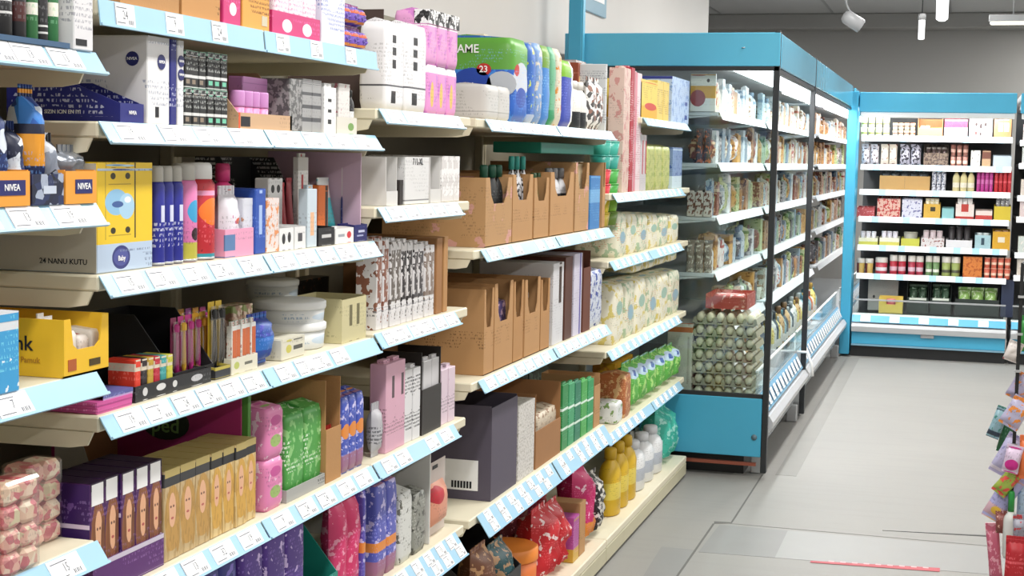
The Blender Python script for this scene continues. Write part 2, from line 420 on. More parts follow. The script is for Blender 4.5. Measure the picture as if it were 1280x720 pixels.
class Bay:
    def __init__(s, y0, y1, label, shelves, base=.1, top=1.95, kick=True, ups=True):
        s.y0, s.y1 = y0, y1
        r = s.root = empty('gondola_bay', ((BACKX+XS)/2, (y0+y1)/2, 0)); tag(r, label, 'shelving', 'gondola bays along the left wall')
        MB().box(BACKX-.02, BACKX, y0+.002, y1-.002, .05, top-.02).wbuild('back_panel', S('8e8878', .6, var=.08), r)
        for y in (y0, y1): MB().box(BACKX-.03, BACKX+.03, y-.0 if y == y0 else y-.022, y+.022 if y == y0 else y, 0, top, 0, .003).wbuild('upright', CREAM, r)
        MB().box(BACKX, -1.2, y0+.002, y1-.002, base-.03, base, 0, .004).wbuild('base_deck', CREAM, r)
        MB().box(-1.215, -1.2, y0+.002, y1-.002, .012, base-.031, 0, .003).wbuild('kick_plate', S('c9c3a6', .5, var=.15), r)
        MB().box(-1.23, -1.215, y0+.002, y1-.002, 0, .014).wbuild('plinth', BLACK, r)
        for sh in shelves: s.shelf(*sh)
    def shelf(s, z, pitch=.125, segs=None, tilt=True, wide=False, off=.05, ya=None, yb=None, double=False):
        r = s.root; ya = s.y0 if ya is None else ya; yb = s.y1 if yb is None else yb
        sh = MB().box(BACKX+.002, XS, ya+.003, yb-.003, z-.024, z, 0, .003).wbuild('shelf', CREAM, r)
        for y in (ya+.004, yb-.012):
            MB().prism([(BACKX+.03, z-.0245), (XS-.01, z-.0245), (XS-.02, z-.045), (XS-.05, z-.05), (BACKX+.03, z-.055)], y, y+.004, 'y').wbuild('bracket', CREAM, sh)
        dx = .024 if tilt else .004; L = .039*(1.75 if double else 1)
        zt = z-.0008; n = Vector((L*math.cos(math.atan2(dx, .037)), 0, dx)).normalized()
        ang = math.atan2(dx, .037)
        up = Vector((-math.sin(ang), 0, math.cos(ang))); nn = Vector((math.cos(ang), 0, math.sin(ang)))
        foot = Vector((XS+.001, 0, zt))-up*L
        segs = segs or [(ya, yb)]
        rr = random.Random(int(z*1000)+int(ya*100))
        for a, b in segs:
            mb = MB()
            pts = [foot, foot+up*L, foot+up*L+nn*.003, foot+nn*.003]
            lip = foot+nn*.006
            mb.prism([(q.x, q.z) for q in (foot, foot+up*L, foot+up*L+nn*.002, foot+up*.004+nn*.002, foot+up*.004+nn*.005, foot+nn*.005)], a+.002, b-.003, 'y')
            mb.wbuild('price_strip', RAILB, sh)
            if not pitch: continue
            wd = .078 if wide else .056
            for row in range(2 if double else 1):
                y = a+off+wd/2*0+rr.uniform(0, .02)+.02
                while y+wd/2 < b-.006:
                    if rr.random() > .08:
                        o = bpy.data.objects.new('price_label', rr.choice(TAGS_W if wide else TAGS)); COL.objects.link(o); o.parent = sh
                        q = foot+nn*.0022+up*(.0015+row*.031); q.y = y
                        pl = r.location+sh.location
                        R_ = Matrix(((0, up.x, nn.x), (1, 0, 0), (0, up.z, nn.z)))
                        o.location = q-pl; o.rotation_euler = R_.to_euler()
                    y += pitch*rr.uniform(.9, 1.12)
        return sh
ZA = [1.64, 1.421, 1.171, .916, .6]
ZB = [1.72, 1.541, 1.313, 1.101, .818, .53]
ZT = [1.60, 1.385, 1.108, .818, .53]
ZC = [1.60, 1.253, .90, .53]
ZD = [1.668, 1.375, 1.127, .795, .478]
Bay(.87, 1.977, 'nearest shelving bay cut off by the left picture edge', [(ZA[0], .085, None, True, True), (ZA[1], .105, None, True, True), (ZA[2], .09, None, True, True), (ZA[3], .15, None, True, True), (ZA[4],)])
B2s = [(1.98, 2.53), (2.532, 3.085)]
Bay(1.98, 3.088, 'second shelving bay of cosmetics with six shelves', [(ZB[0], .16, B2s, False), (ZB[1], .12, B2s, True, True), (ZB[2], .1, B2s, True, True), (ZB[3], .085, [(1.98, 2.53), (2.532, 3.088)], True, True), (ZB[4], .1, B2s, True, True), (ZB[5], .1, B2s, True, True)])
Bay(3.091, 3.76, 'narrow third shelving bay with hosiery packs', [(ZT[0], .1, [(3.1, 3.65)], True, True), (ZT[1], .1, [(3.1, 3.65)], True, True), (ZT[2], .08, [(3.091, 3.645)], True, True), (ZT[3], .095, [(3.091, 3.65)], True, True), (ZT[4], .09, [(3.091, 3.68)], True, False, .05, None, None, True)])
Bay(3.8, 5.395, 'fourth shelving bay with brown cartons and diaper packs', [(ZC[0], .11, [(3.87, 4.6), (4.61, 5.39)], True, True), (ZC[1], .12, [(3.85, 4.62), (4.63, 5.39)], True, True), (ZC[2], .1, [(3.85, 4.62), (4.63, 5.39)], True, True), (ZC[3], .11, [(3.86, 4.64), (4.65, 5.39)], True, False, .05, None, None, True)], base=.1)
Bay(5.4, 7.1, 'last shelving bay ending at the blue cooler', [(ZD[0], .1, [(5.95, 6.95)], True, False, .05, 5.93, 6.97), (ZD[1], .11, [(5.43, 6.86)]), (ZD[2], .11, [(5.41, 6.12), (6.13, 6.86)]), (ZD[3], .12, [(5.41, 6.86)]), (ZD[4], .11, [(5.41, 6.27), (6.28, 6.95)])], base=.1)

# ================================================================== product builders
# local frame: x along the shelf, y into the shelf (front face at y = 0), z up, base at z = 0
def carton(w, h, d, mat, side=None, top=None, flap=True, txt=None, label=None, b=.0015, sidetxt=None):
    r = empty('carton')
    mb = MB().box(-w/2, w/2, 0, d, 0, h, 0, b)
    bd = mb.build('body', mat, r)
    if side: MB().box(-w/2-.0006, -w/2, .001, d-.001, .001, h-.001).build('side_panel', side, r)
    if flap:
        f = MB().prism([(-.0004, h-.012 if h > .05 else h-.005), (-.0004, h+.0006), (d*.96, h+.0012), (d*.96, h), (0.0005, h), (.0005, h-.01)], -w/2+.0015, w/2-.0015, 'x').build('tuck_flap', top or mat, r)
    if label: # (x0,x1,z0,z1,mat) fractions on the front
        for x0, x1, z0, z1, m in label:
            MB().box(-w/2+w*x0, -w/2+w*x1, -.0008, 0, h*z0, h*z1).build('label', m, r)
    for t in (txt or []): # (string,size,mat,fx,fz)
        text(t[0], t[1], t[2], r, (-w/2+w*t[3], -.0011, h*t[4]))
    for t in (sidetxt or []): text(t[0], t[1], t[2], r, (-w/2-.001, d*t[3], h*t[4]), SIDE)
    return r
def can(w, h, d, mat, cap, capf=.2, label=None, n=14, trig=False):
    r = empty('spray_can'); R = w/2*.97; hb = h*(1-capf)
    MB().lathe([(R*.9, 0), (R, .004), (R, hb*.94), (R*.86, hb*.99), (R*.8, hb)], n, 0, w/2).build('body', mat, r)
    c = MB().lathe([(R*.84, hb), (R*.86, hb+.002), (R*.84, h*.97), (R*.72, h)], n, 0, w/2).build('cap', cap, r)
    if label: MB().lathe([(R*1.006, hb*.2), (R*1.006, hb*.62)], n, 0, w/2).build('label', label, r)
    MB().lathe([(R*1.01, .001), (R*1.01, .005)], n, 0, w/2).build('base_rim', STEEL, r)
    return r
def bottle(w, h, d, mat, cap, label=None, neck=.75, flat=.6, n=14, capf=.16):
    r = empty('bottle'); R = w/2*.96; hb = h*(1-capf); cy = w/2*flat+.002
    MB().lathe([(R*.85, 0), (R, .006), (R, hb*neck), (R*.82, hb*(neck+1)/2), (R*.42, hb*.98), (R*.38, hb)], n, 0, cy, 1, flat).build('body', mat, r)
    MB().lathe([(R*.44, hb), (R*.44, h*.97), (R*.36, h)], 12, 0, cy, 1, max(flat, .8)).build('cap', cap, r)
    if label: MB().lathe([(R*1.012, hb*.14), (R*1.012, hb*.62)], n, 0, cy, 1, flat).build('label', label, r)
    return r
def jar(w, h, d, mat, lid, label=None, lidf=.3, n=18, taper=.94):
    r = empty('jar'); R = w/2*.97; hb = h*(1-lidf)
    MB().lathe([(R*taper*.96, 0), (R*taper, .003), (R*.97, hb)], n, 0, w/2).build('body', mat, r)
    MB().lathe([(R, hb*.995), (R*1.01, hb+.003), (R*1.01, h-.003), (R*.95, h)], n, 0, w/2).build('lid', lid, r)
    if label: MB().lathe([(R*.985, hb*.15), (R*.985, hb*.85)], n, 0, w/2).build('label', label, r)
    return r
def cup(w, h, d, mat, lid, n=10):
    r = empty('cup'); R = w/2*.96
    MB().lathe([(R*.78, 0), (R*.8, .002), (R*.97, h*.9)], n, 0, w/2).build('body', mat, r)
    MB().lathe([(R, h*.9), (R, h*.95), (R*.9, h)], n, 0, w/2).build('lid', lid, r)
    return r
_ps = [0]
def pouch(w, h, d, mat, seal=None, top=1., wr=.07, fold=True, txt=None):
    r = empty('pouch'); _ps[0] += 1; sl = min(.016, h*.12)
    MB().pillow(w*.98, h-sl*1.5, d, sl*.5, None, 7, 8, 0, .42, wr, _ps[0], top).build('body', mat, r)
    z = h-sl*1.1; wt = w*.98*top
    mb = MB()
    n = 9
    for i in range(n):
        a = -wt/2+wt*i/n; mb.box(a, a+wt/n*.98, d/2-.0015+.0012*(i % 2), d/2+.0015+.0012*(i % 2), z, h)
    mb.build('top_seal', seal or mat, r)
    MB().box(-w*.47, w*.47, d/2-.001, d/2+.001, 0, sl*.7).build('bottom_seal', seal or mat, r)
    for t in (txt or []): text(t[0], t[1], t[2], r, (-w/2+w*t[3], -.004, h*t[4]))
    return r
def softpack(w, h, d, mat, seal=None, band=None, label=None, handle=False, txt=None, ribs=0, sidetxt=None, sidedisc=None):
    """plump wrapped pack (pads, wipes, diapers): rounded block with gathered end folds"""
    r = empty('wrapped_pack'); n = 20; m = 10; vs = []; fs = []
    _ps[0] += 1; rr = random.Random(_ps[0])
    def se(t, e): c, s_ = math.cos(t), math.sin(t); return (math.copysign(abs(c)**e, c), math.copysign(abs(s_)**e, s_))
    for k in range(m+1):
        b = k/m; zz = h*(b); pin = (1-abs(2*b-1)**9*.09)
        for i in range(n):
            x, y = se(2*math.pi*i/n+math.pi/n, .22); wob = 1+rr.uniform(-.012, .012)
            if ribs: wob *= 1-.03*(abs(math.sin(x*ribs*1.6)))
            vs.append((x*w/2*.985*pin, d/2+y*d/2*.985*pin*wob, zz))
    for k in range(m):
        for i in range(n): j = (i+1) % n; fs.append((k*n+i, k*n+j, (k+1)*n+j, (k+1)*n+i))
    fs.append(tuple(range(n))[::-1]); fs.append(tuple(m*n+i for i in range(n)))
    MB().add(vs, fs, 0, True).build('body', mat, r)
    MB().prism([(d*.1, h), (d*.5, h+min(.01, h*.06)), (d*.9, h)], -w*.4, w*.4, 'x').build('end_fold', seal or mat, r)
    if band:
        MB().box(-w/2*1.004, w/2*1.004, -.0012, d*.4, h*band[0], h*band[1]).build('band', band[2], r)
    if label:
        for x0, x1, z0, z1, ml in label: MB().box(-w/2+w*x0, -w/2+w*x1, -.0014, .004, h*z0, h*z1, 0, .0006).build('label', ml, r)
    if handle: MB().tube([(-w*.25, d/2, h), (-w*.2, d/2, h+.03), (w*.2, d/2, h+.03), (w*.25, d/2, h)], .004).build('handle', seal or mat, r)
    for t in (txt or []): text(t[0], t[1], t[2], r, (-w/2+w*t[3], -.003, h*t[4]))
    for fy, fz, rad, ml in (sidedisc or []): MB().prism([(d*fy+rad*math.cos(a*math.pi/8), h*fz+rad*.8*math.sin(a*math.pi/8)) for a in range(16)], -w/2-.0015, -w/2+.004, 'x').build('print_patch', ml, r)
    for t in (sidetxt or []): text(t[0], t[1], t[2], r, (-w/2-.002, d*t[3], h*t[4]), SIDE)
    return r
def tray(w, h, d, mat, front=.3, inner=None, slope=True, notch=False, txt=None, label=None, sidelabel=None, sidetxt=None):
    """open display box: low front, high back, raked sides"""
    r = empty('display_tray'); t = .0025; fh = h*front
    MB().box(-w/2, w/2, 0, d, 0, t).build('bottom', mat, r)
    if notch:
        MB().prism([(-w/2, 0), (w/2, 0), (w/2, h), (w*.36, h), (w*.3, fh*1.2), (w*.2, fh), (-w*.2, fh), (-w*.3, fh*1.2), (-w*.36, h), (-w/2, h)], 0, t, 'y').build('front_wall', mat, r)
    else: MB().box(-w/2, w/2, 0, t, t, fh).build('front_wall', mat, r)
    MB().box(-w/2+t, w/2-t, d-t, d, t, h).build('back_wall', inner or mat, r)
    for s in (-1, 1):
        x = -w/2 if s < 0 else w/2-t
        pts = [(t, t), (d, t), (d, h), (d*.45, h), (t, fh)] if slope and not notch else [(t, t), (d, t), (d, h), (t, h if notch else fh if not slope else h)]
        if not slope and not notch: pts = [(t, t), (d, t), (d, h), (t, h)]
        MB().prism(pts, x, x+t, 'x').build('side_wall', mat, r)
    for x0, x1, z0, z1, m in (label or []): MB().box(-w/2+w*x0, -w/2+w*x1, -.0008, 0, h*z0, h*z1).build('label', m, r)
    for q in (txt or []): text(q[0], q[1], q[2], r, (-w/2+w*q[3], -.0012, h*q[4]))
    for q in (sidelabel or []): MB().box(-w/2-.0008, -w/2, d*q[0], d*q[1], h*q[2], h*q[3]).build('label', q[4], r)
    for q in (sidetxt or []): text(q[0], q[1], q[2], r, (-w/2-.0012, d*q[3], h*q[4]), SIDE)
    return r
def card(w, h, d, mat, pic=None, frame=None, win=None):
    """slim flat envelope pack with window or picture, slightly leaning"""
    r = empty('flat_pack')
    MB().box(-w/2, w/2, 0, d, 0, h, 0, .001).build('body', mat, r)
    if pic: MB().box(-w*.36, w*.36, -.0007, 0, h*.3, h*.9).build('picture', pic, r)
    if pic: MB().box(-w*.4, w*.4, -.0007, 0, h*.06, h*.2).build('label', frame or mat, r)
    MB().box(-w*.3, w*.3, d*.3, d*.7, h, h+.008).build('hang_tab', frame or mat, r)
    return r
def tubep(w, h, d, mat, cap):
    """squeeze tube standing on its cap"""
    r = empty('tube'); R = w/2*.95; n = 12; vs = []; fs = []
    hc = h*.2
    MB().lathe([(R*.8, 0), (R*.82, hc)], n, 0, w/2).build('cap', cap, r)
    K = 6
    for k in range(K+1):
        t = k/K
        for i in range(n):
            a = 2*math.pi*i/n; vs.append((R*math.cos(a), w/2+R*(1-t*.93)*math.sin(a), hc+(h-hc)*t))
    for k in range(K):
        for i in range(n): j = (i+1) % n; fs.append((k*n+i, k*n+j, (k+1)*n+j, (k+1)*n+i))
    fs.append(tuple(range(n))[::-1]); fs.append(tuple(K*n+i for i in range(n)))
    MB().add(vs, fs, 0, True).build('body', mat, r)
    MB().box(-R*.98, R*.98, w/2-.0012, w/2+.0012, h-.008, h).build('crimp', mat, r)
    return r
def brush(w, h, d, mat, head):
    """slim blister: handle, head and backing card"""
    r = empty('blister_pack')
    MB().box(-w*.47, w*.47, d*.7, d*.7+.001, 0, h, 0, .0004).build('card', mat, r)
    MB().lathe([(w*.18, h*.08), (w*.26, h*.2), (w*.2, h*.5), (w*.14, h*.75)], 8, 0, d*.35, 1, .7).build('handle', head, r)
    MB().box(-w*.32, w*.32, d*.15, d*.68, h*.75, h*.9, 0, .003).build('head', head, r)
    MB().pillow(w*.86, h*.92, d*.6, h*.02, d*.42, 4, 5, 0, .5, .02, 3).build('bubble', FILM, r)
    return r
def barpack(w, h, d, mats, nx=2, nz=4):
    """bundle of wrapped soap bars under film"""
    r = empty('soap_bundle'); bw, bh = w/nx, h/nz
    for i in range(nx):
        for k in range(nz):
            MB().box(-w/2+i*bw+.001, -w/2+(i+1)*bw-.001, .001, d, k*bh+.0005, (k+1)*bh-.0005, 0, .007).build('soap_bar', mats[(i+k) % len(mats)], r)
    MB().box(-w/2, w/2, 0, d+.001, 0, h+.001, 0, .004).build('shrink_film', FILM, r)
    return r
def blister(w, h, d, mat, bub):
    r = empty('blister_card')
    MB().box(-w/2, w/2, d-.002, d, 0, h, 0, .0008).build('card', mat, r)
    MB().pillow(w*.7, h*.6, d*1.6, h*.12, d-.003, 6, 6, 0, .5, .02, 5).build('bubble', bub, r)
    MB().box(-w*.12, w*.12, d-.003, d-.002, h*.9, h*.95).build('hang_hole', BLACK, r)
    return r
B = dict(carton=carton, can=can, bottle=bottle, jar=jar, cup=cup, pouch=pouch, softpack=softpack, tray=tray, card=card, tubep=tubep, brush=brush, barpack=barpack, blister=blister)

# ================================================================== placing rows from the photo
def y_on(u, X, z):      # world Y where the line (X, *, z) crosses picture column u
    k = (u-640)/FPX; dz = z-EYE
    return ((_R.x*X+_R.z*dz)-k*(_F.x*X+_F.z*dz))/(k*_F.y-_R.y)
def z_on(v, X, Y):      # world z at picture row v
    k = (360-v)/FPX
    return EYE+((_U.x*X+_U.y*Y)-k*(_F.x*X+_F.y*Y))/(k*_F.z-_U.z)
def x_on(u, Y, z):
    k = (u-640)/FPX; dz = z-EYE
    return ((_R.y*Y+_R.z*dz)-k*(_F.y*Y+_F.z*dz))/(k*_F.x-_R.x)
class Row:
    def __init__(s, z, place, face='X', pos=-1.236, lim=None):
        s.z, s.place, s.face, s.pos, s.lim = z, place, face, pos, lim; s.y = None
        for nm, zs, ya, yb in (('nearest bay', ZA, .9, 2.03), ('second bay', ZB, 1.988, 3.084), ('third bay', ZT, 3.097, 3.752), ('fourth bay', ZC, 3.812, 5.388), ('last bay', ZD, 5.412, 7.09)):
            if place.startswith(nm):
                s.y = (ya, yb); up = [q for q in zs if q > z+.02]
                if up and not lim: s.lim = min(up)-.04
    def __call__(s, kind, u0, u1, vt, desc, cat, *a, n=1, st=1, d=.12, back=0., up=0., name=None, gap=.0015, vref=None, jit=.8, lean=0., group=None, gapz=.0006, **kw):
        z = s.z+up+.0006
        if s.face == 'X':
            X = s.pos-back; c0, c1 = y_on(u0, X, z), y_on(u1, X, z); h = z_on(vt, X, c0)-z
            if s.y: c0 = max(c0, s.y[0]); c1 = min(c1, s.y[1])
        else:
            Yp = s.pos+back; c0, c1 = x_on(u0, Yp, z), x_on(u1, Yp, z); h = z_on(vt, Yp, (c0+c1)/2) if False else EYE+0
            k = (360-vt)/FPX; xm = (c0+c1)/2
            h = EYE+((_U.x*xm+_U.y*Yp)-k*(_F.x*xm+_F.y*Yp))/(k*_F.z-_U.z)-z
        w_ = (c1-c0)/n; hh = h/st
        if s.lim and not kw.pop('nolim', False): hh = min(hh, (s.lim-z)/st)
        proto = None; out = []
        for j in range(st):
            for i in range(n):
                if proto is None: o = proto = B[kind](w_-gap, hh-gapz, d, *a, **kw)
                else: o = copy_tree(proto)
                if name: o.name = name
                cc = c0+w_*(i+.5); ra = math.radians(random.uniform(-jit, jit)) if n > 1 or st > 1 else 0
                jb = random.uniform(0, .004) if n > 1 else 0
                if s.face == 'X': o.location = (X-jb, cc, z+hh*j); o.rotation_euler = (lean, 0, math.pi/2+ra)
                else: o.location = (cc, Yp+jb, z+hh*j); o.rotation_euler = (lean, 0, ra)
                if n*st == 1: lb = '%s, %s' % (desc, s.place)
                elif st == 1: lb = '%s %s from left, %s' % (ordn(i), desc, s.place)
                elif n == 1: lb = '%s, %s from bottom of stack, %s' % (desc, ordn(j), s.place)
                else: lb = '%s from left in %s layer, %s, %s' % (ordn(i), ['bottom', 'upper', 'third', 'fourth', 'fifth'][min(j, 4)] if st > 2 else ['lower', 'upper'][j], desc, s.place)
                tag(o, lb, cat, group or (desc+' group' if n*st > 1 else None)); out.append(o)
        return out

# ------------------------------------------------------------------ palettes
def C_(h): return S(h, .42)
PWHITE = P('e9e8ea', fine=('8f93a6', .62, .1, .75)); GREYCAP = S('b9b6ae', .4); WCAP = S('e6e6e4', .35)
NIVW = P('e8e7e9', fine=('9aa0b4', .64, .08, .5)); NIVB = P('23287a', fine=('c6cae4', .66, .1, .9))

# ================================================================== nearest bay (left edge)
r = Row(ZA[0], 'nearest bay top shelf', lim=1.94, pos=-1.215)
r('tray', -70, 88, 18, 'slate blue display tray with barcode label', 'tray', S('3f5f80', .6), .36, d=.28, sidelabel=[(.5, .72, .12, .42, WTXT)])
for i, (u0, u1, mt, cp, dn) in enumerate([(6, 24, P('1b1b1e', bands=[(.4, .44, 'd8d8d8'), (.6, .62, 'd8d8d8'), (.75, .8, 'd8d8d8')]), BLACK, 'black striped bottle'), (26, 40, P('202024', bands=[(.3, .6, '4b2020')]), BLACK, 'black bottle with maroon label'), (42, 54, P('2f6b3d', bands=[(.42, .6, 'e6e4d8')]), S('a9b8d8'), 'green bottle with cream band'), (55, 66, P('26262a', bands=[(.15, .18, 'e0e0e0'), (.25, .28, 'e0e0e0'), (.7, .74, 'e0e0e0')]), BLACK, 'black bottle with white stripes'), (67, 80, P('2c7040', bands=[(.42, .62, 'ece9da')]), S('a9b8d8'), 'right green bottle with cream band')]):
    r('bottle', u0, u1, -60, dn+' in slate tray', 'bottle', mt, cp, back=.006, up=.003, d=.05, neck=.9, flat=1., capf=.25)
r('carton', 92, 117, -55, 'white carton with green square and dark barcode', 'box', P('dedde0', fine=('9a9aa5', .62, .1, .7)), d=.1, label=[(.05, .6, .62, .7, S('5f9a4a')), (.1, .65, .05, .12, INKD)])

r = Row(ZA[1], 'nearest bay second shelf', pos=-1.215)
OR = S('f3a23c', .5)
for u0, u1, dn in ((-25, 38, 'left orange display carton with navy square badge'), (82, 121, 'right orange display carton with navy square badge')):
    r('tray', u0, u1, 212, dn, 'box', OR, .97, d=.16, slope=False, inner=S('8a6a3c'), label=[(.34 if u0 < 0 else .3, .9 if u0 < 0 else .85, .3, .72, NAVY)], txt=[('NIVEA', .0125, WTXT, .62 if u0 < 0 else .575, .51)])
r('tray', 40, 80, 216, 'navy and silver display carton between orange cartons', 'box', P('1d2440', busy=(70, ['1d2440', '27335c', 'aab4c8', '1a1f36', '10131f'])), .97, d=.14, slope=False, label=[(.35, .75, .35, .6, S('c9d2e2'))])
BL = P('2a5fb4', bands=[(0, .3, '1d2a55'), (.3, .62, 'e39a2c'), (.62, .72, '20263f')], busy=(45, ['2a5fb4', '3e86d6', 'dfe8f2', '1d3f8a'], (.72, 1)))
r('pouch', -14, 16, 122, 'blue pouch at picture edge in left orange carton', 'pouch', P('2a5aa8', busy=(45, ['2a5fb4', '1b2f66', 'dfe8f2', '20263f'])), d=.045, back=.02, up=.004)
r('pouch', 19, 35, 150, 'navy foil pouch in left orange carton', 'pouch', P('20263f', busy=(45, ['1b2f66', 'dfe8f2', '20263f'])), d=.045, back=.02, up=.004)
r('pouch', 43, 60, 104, 'blue and orange foil pouch in navy carton', 'pouch', BL, d=.05, back=.015, up=.004)
r('pouch', 61, 77, 165, 'black and silver foil pouch in navy carton', 'pouch', P('20242f', busy=(40, ['2b2f3a', '8b93a3', '15171d', 'c4cad4'])), d=.035, back=.015, up=.004, wr=.12)
r('pouch', 86, 112, 180, 'crinkled silver foil pouch in right orange carton', 'pouch', S('aab0bb', .25, .6, var=.4, vs=60), d=.04, back=.03, up=.004, wr=.16)

r = Row(ZA[2], 'nearest bay third shelf', pos=-1.215)
r('carton', -40, 25, 398, 'light blue carton with pale top at left edge', 'box', P('3f9fd6', bands=[(.78, 1, 'd9dce2')], blot=('e9f2f8', 60, .66)), d=.1, flap=True, back=-.0)
YB = P('edbd2c', name='yellow_print')
yt = r('tray', 80, 136, 400, 'yellow display carton of cotton buds with window front', 'box', YB, .45, d=.2, slope=False, notch=True, back=.006, inner=S('d2792b'), sidetxt=[('nk', .03, INKD, .33, .56), ('e Pamuk', .012, S('b8862a'), .3, .28)], label=[(.08, .26, .1, .3, S('b05a2a')), (.55, .8, .12, .24, S('4a3a14'))])
for i, (u0, u1, vt, m, dn) in enumerate([(86, 98, 415, S('f0ece4'), 'white cotton bud pack'), (100, 113, 420, P('efe6e0', bands=[(.2, .5, 'b9463c')]), 'white pack with red label'), (115, 128, 412, S('e6ddd2'), 'cream cotton bud pack')]):
    r('softpack', u0, u1, vt, dn+' inside yellow carton', 'pack', m, d=.08, back=.02, up=.004)
for i, (u0, u1, vt) in enumerate([(62, 74, 396), (52, 61, 392)]):
    r('tubep', u0, u1, vt, '%s white tube leaning above yellow carton' % ['short', 'tall'][i], 'tube', S('ececec'), S('c9c9cd'), back=.05, up=.004, d=.03)
r('softpack', 127, 139, 440, 'pink wrapped pack beside yellow carton', 'pack', P('e08fc4', bands=[(.5, .7, 'c9549f')]), d=.05, back=.1)

r = Row(ZA[3], 'nearest bay fourth shelf', pos=-1.215)
SB = [P('e2a99a', blot=('d86a74', 70, .52), busy=(80, ['ecd3bd', 'd98a8a', 'e7b5a4', 'c05a68', 'd8cfa8'], (.1, .9))), P('efdcc0', busy=(90, ['f0e0c8', 'e2a99a', 'c9556a', 'e9c9ae']))]
r('barpack', -14, 4, 612, 'pink floral soap bundle cut by picture edge', 'soap', SB, 2, 4, d=.05, back=.01)
r('barpack', 8, 52, 606, 'front pink floral soap bundle', 'soap', SB, 2, 4, d=.05, back=.0)
r('barpack', 38, 80, 584, 'taller rear pink and cream soap bundle', 'soap', SB[::-1], 2, 4, d=.05, back=.058)

# ================================================================== second bay
r = Row(ZB[0], 'second bay top shelf', lim=1.94)
TAN = P('c08d56', fine=('6e4a28', .6, .2, .7), rough=.7); ORG = P('dba04e', fine=('7b4a1d', .58, .3, .8), rough=.6); MAG = P('c93275', ell=[(.3, .4, .1, .3, 'f3dbe8'), (.72, .38, .1, .3, 'f3dbe8')])
r('tray', 150, 224, -30, 'tan display carton at left end', 'tray', KRAFT, .6, d=.3)
r('tray', 227, 275, -25, 'tan carton with tape', 'tray', TAN, .7, d=.3)
r('carton', 279, 301, -30, 'narrow magenta carton with white oval', 'box', P('c93275', ell=[(.55, .35, .2, .14, 'f5e4ee')]), d=.3)
r('carton', 303, 337, -22, 'orange carton with small print and barcode', 'box', ORG, d=.3, label=[(.7, .9, .12, .35, S('c9c0a8'))])
r('tray', 340, 400, 8, 'magenta display carton with two white ovals', 'tray', MAG, .9, d=.3)
r('softpack', 344, 398, -40, 'white pink pad pack rising from magenta carton', 'pack', P('ece2ea', ell=[(.2, .2, .05, .05, 'd887ae'), (.5, .2, .05, .05, 'd887ae')], fine=('d59ab8', .6, 0, 1)), n=3, d=.1, back=.006, up=.004)
r('carton', 402, 431, -35, 'tall white carton with lilac print', 'box', P('dfdfee', fine=('7f8fc0', .58, .05, .95)), d=.3)
r('pouch', 432, 473, 0, 'purple pouch with orange bands', 'pouch', P('5a3fa0', bands=[(.1, .22, 'e08a3c'), (.62, .78, 'e0703c')], busy=(70, ['5a3fa0', '7b5fc0', '4a2f86', 'c9bfe8'], (.25, .6))), n=3, st=2, d=.05, gap=.001)

r = Row(ZB[1], 'second bay second shelf')
tr = r('tray', 150, 180, 101, 'navy display tray with white lettering', 'tray', NIVB, .48, d=.2, back=.0, txt=[('NIVEA', .008, WTXT, .5, .25)], sidetxt=[('SIZIN ICIN EN IYI', .0085, WTXT, .5, .24)])
r('carton', 163, 177, 62, 'white carton with navy roundel in navy tray', 'box', NIVW, d=.05, back=.03, up=.003, label=[])
for x in (0,):
    o_ = r('carton', 147, 166, 36, 'tall grey white carton behind navy tray', 'box', NIVW, d=.09, back=.205)
def roundel(w, h, d, mat, size=.014, z=(.77,), fx=.5, side=None, **k):
    o = carton(w, h, d, mat, **k)
    for q in z:
        MB().prism([(-w/2+w*fx+size*math.cos(a*math.pi/8), h*q+size*math.sin(a*math.pi/8)) for a in range(16)], -.0014, 0, 'y').build('roundel', NAVY, o)
        text('NIVEA', size*.58, WTXT, o, (-w/2+w*fx, -.0017, h*q))
    if side:
        MB().prism([(d*side[0]+side[2]*math.cos(a*math.pi/8), h*side[1]+side[2]*math.sin(a*math.pi/8)) for a in range(16)], -w/2-.0012, -w/2, 'x').build('roundel', NAVY, o)
        text('NIVEA', side[2]*.56, WTXT, o, (-w/2-.0016, d*side[0], h*side[1]), SIDE)
    return o
B['roundel'] = roundel
r('roundel', 184, 212, 38, 'big white carton with navy roundels', 'box', NIVW, .012, (.72,), .62, (.22, .74, .0115), d=.12, label=[(.35, .5, .08, .2, INKD)])
r('carton', 213, 221, 46, 'slim navy carton', 'box', NIVB, d=.1)
r('roundel', 222, 230, 48, 'slim white carton with navy roundel', 'box', NIVW, .0095, (.76, .6), .5, d=.1)
FX = P('1d1e20', bands=[(.02, .05, 'c9cdc9'), (.28, .36, 'd9d9d9'), (.9, .97, '9fd0bb')], rects=[(.2, .8, .12, .24, '6fc0a2')], fine=('b9bcb9', .63, .4, .85))
FX2 = P('232426', bands=[(.02, .05, 'c9cdc9'), (.28, .36, 'd9d9d9'), (.9, .97, '9fd0bb')], rects=[(.1, .6, .12, .24, '8a7b6c')], fine=('b9bcb9', .63, .4, .85))
r('carton', 232, 259, 62, 'brown marked black carton', 'box', FX2, n=3, st=2, d=.08, gap=.001)
r('carton', 260, 285, 65, 'mint marked black carton', 'box', FX, n=3, st=2, d=.08, gap=.001)
r('tray', 298, 365, 82, 'tan display tray with red raked side', 'tray', P('c9a684', rects=[(0, .03, 0, 1, 'd8532f')], rough=.7), .26, d=.16, label=[(.04, .2, .04, .2, INKD)])
r('jar', 302, 340, 112, 'pink jar with lilac lid', 'jar', P('e989b9', fine=('f6dbe8', .5, .2, .8)), S('c98ac4'), n=4, d=.03, back=.005, up=.0035, lidf=.45)
r('carton', 303, 356, 95, 'lilac carton on pink jars', 'box', P('cf93cd', bands=[(.0, .15, 'b57db8')]), n=3, d=.03, back=.045, up=.0035)
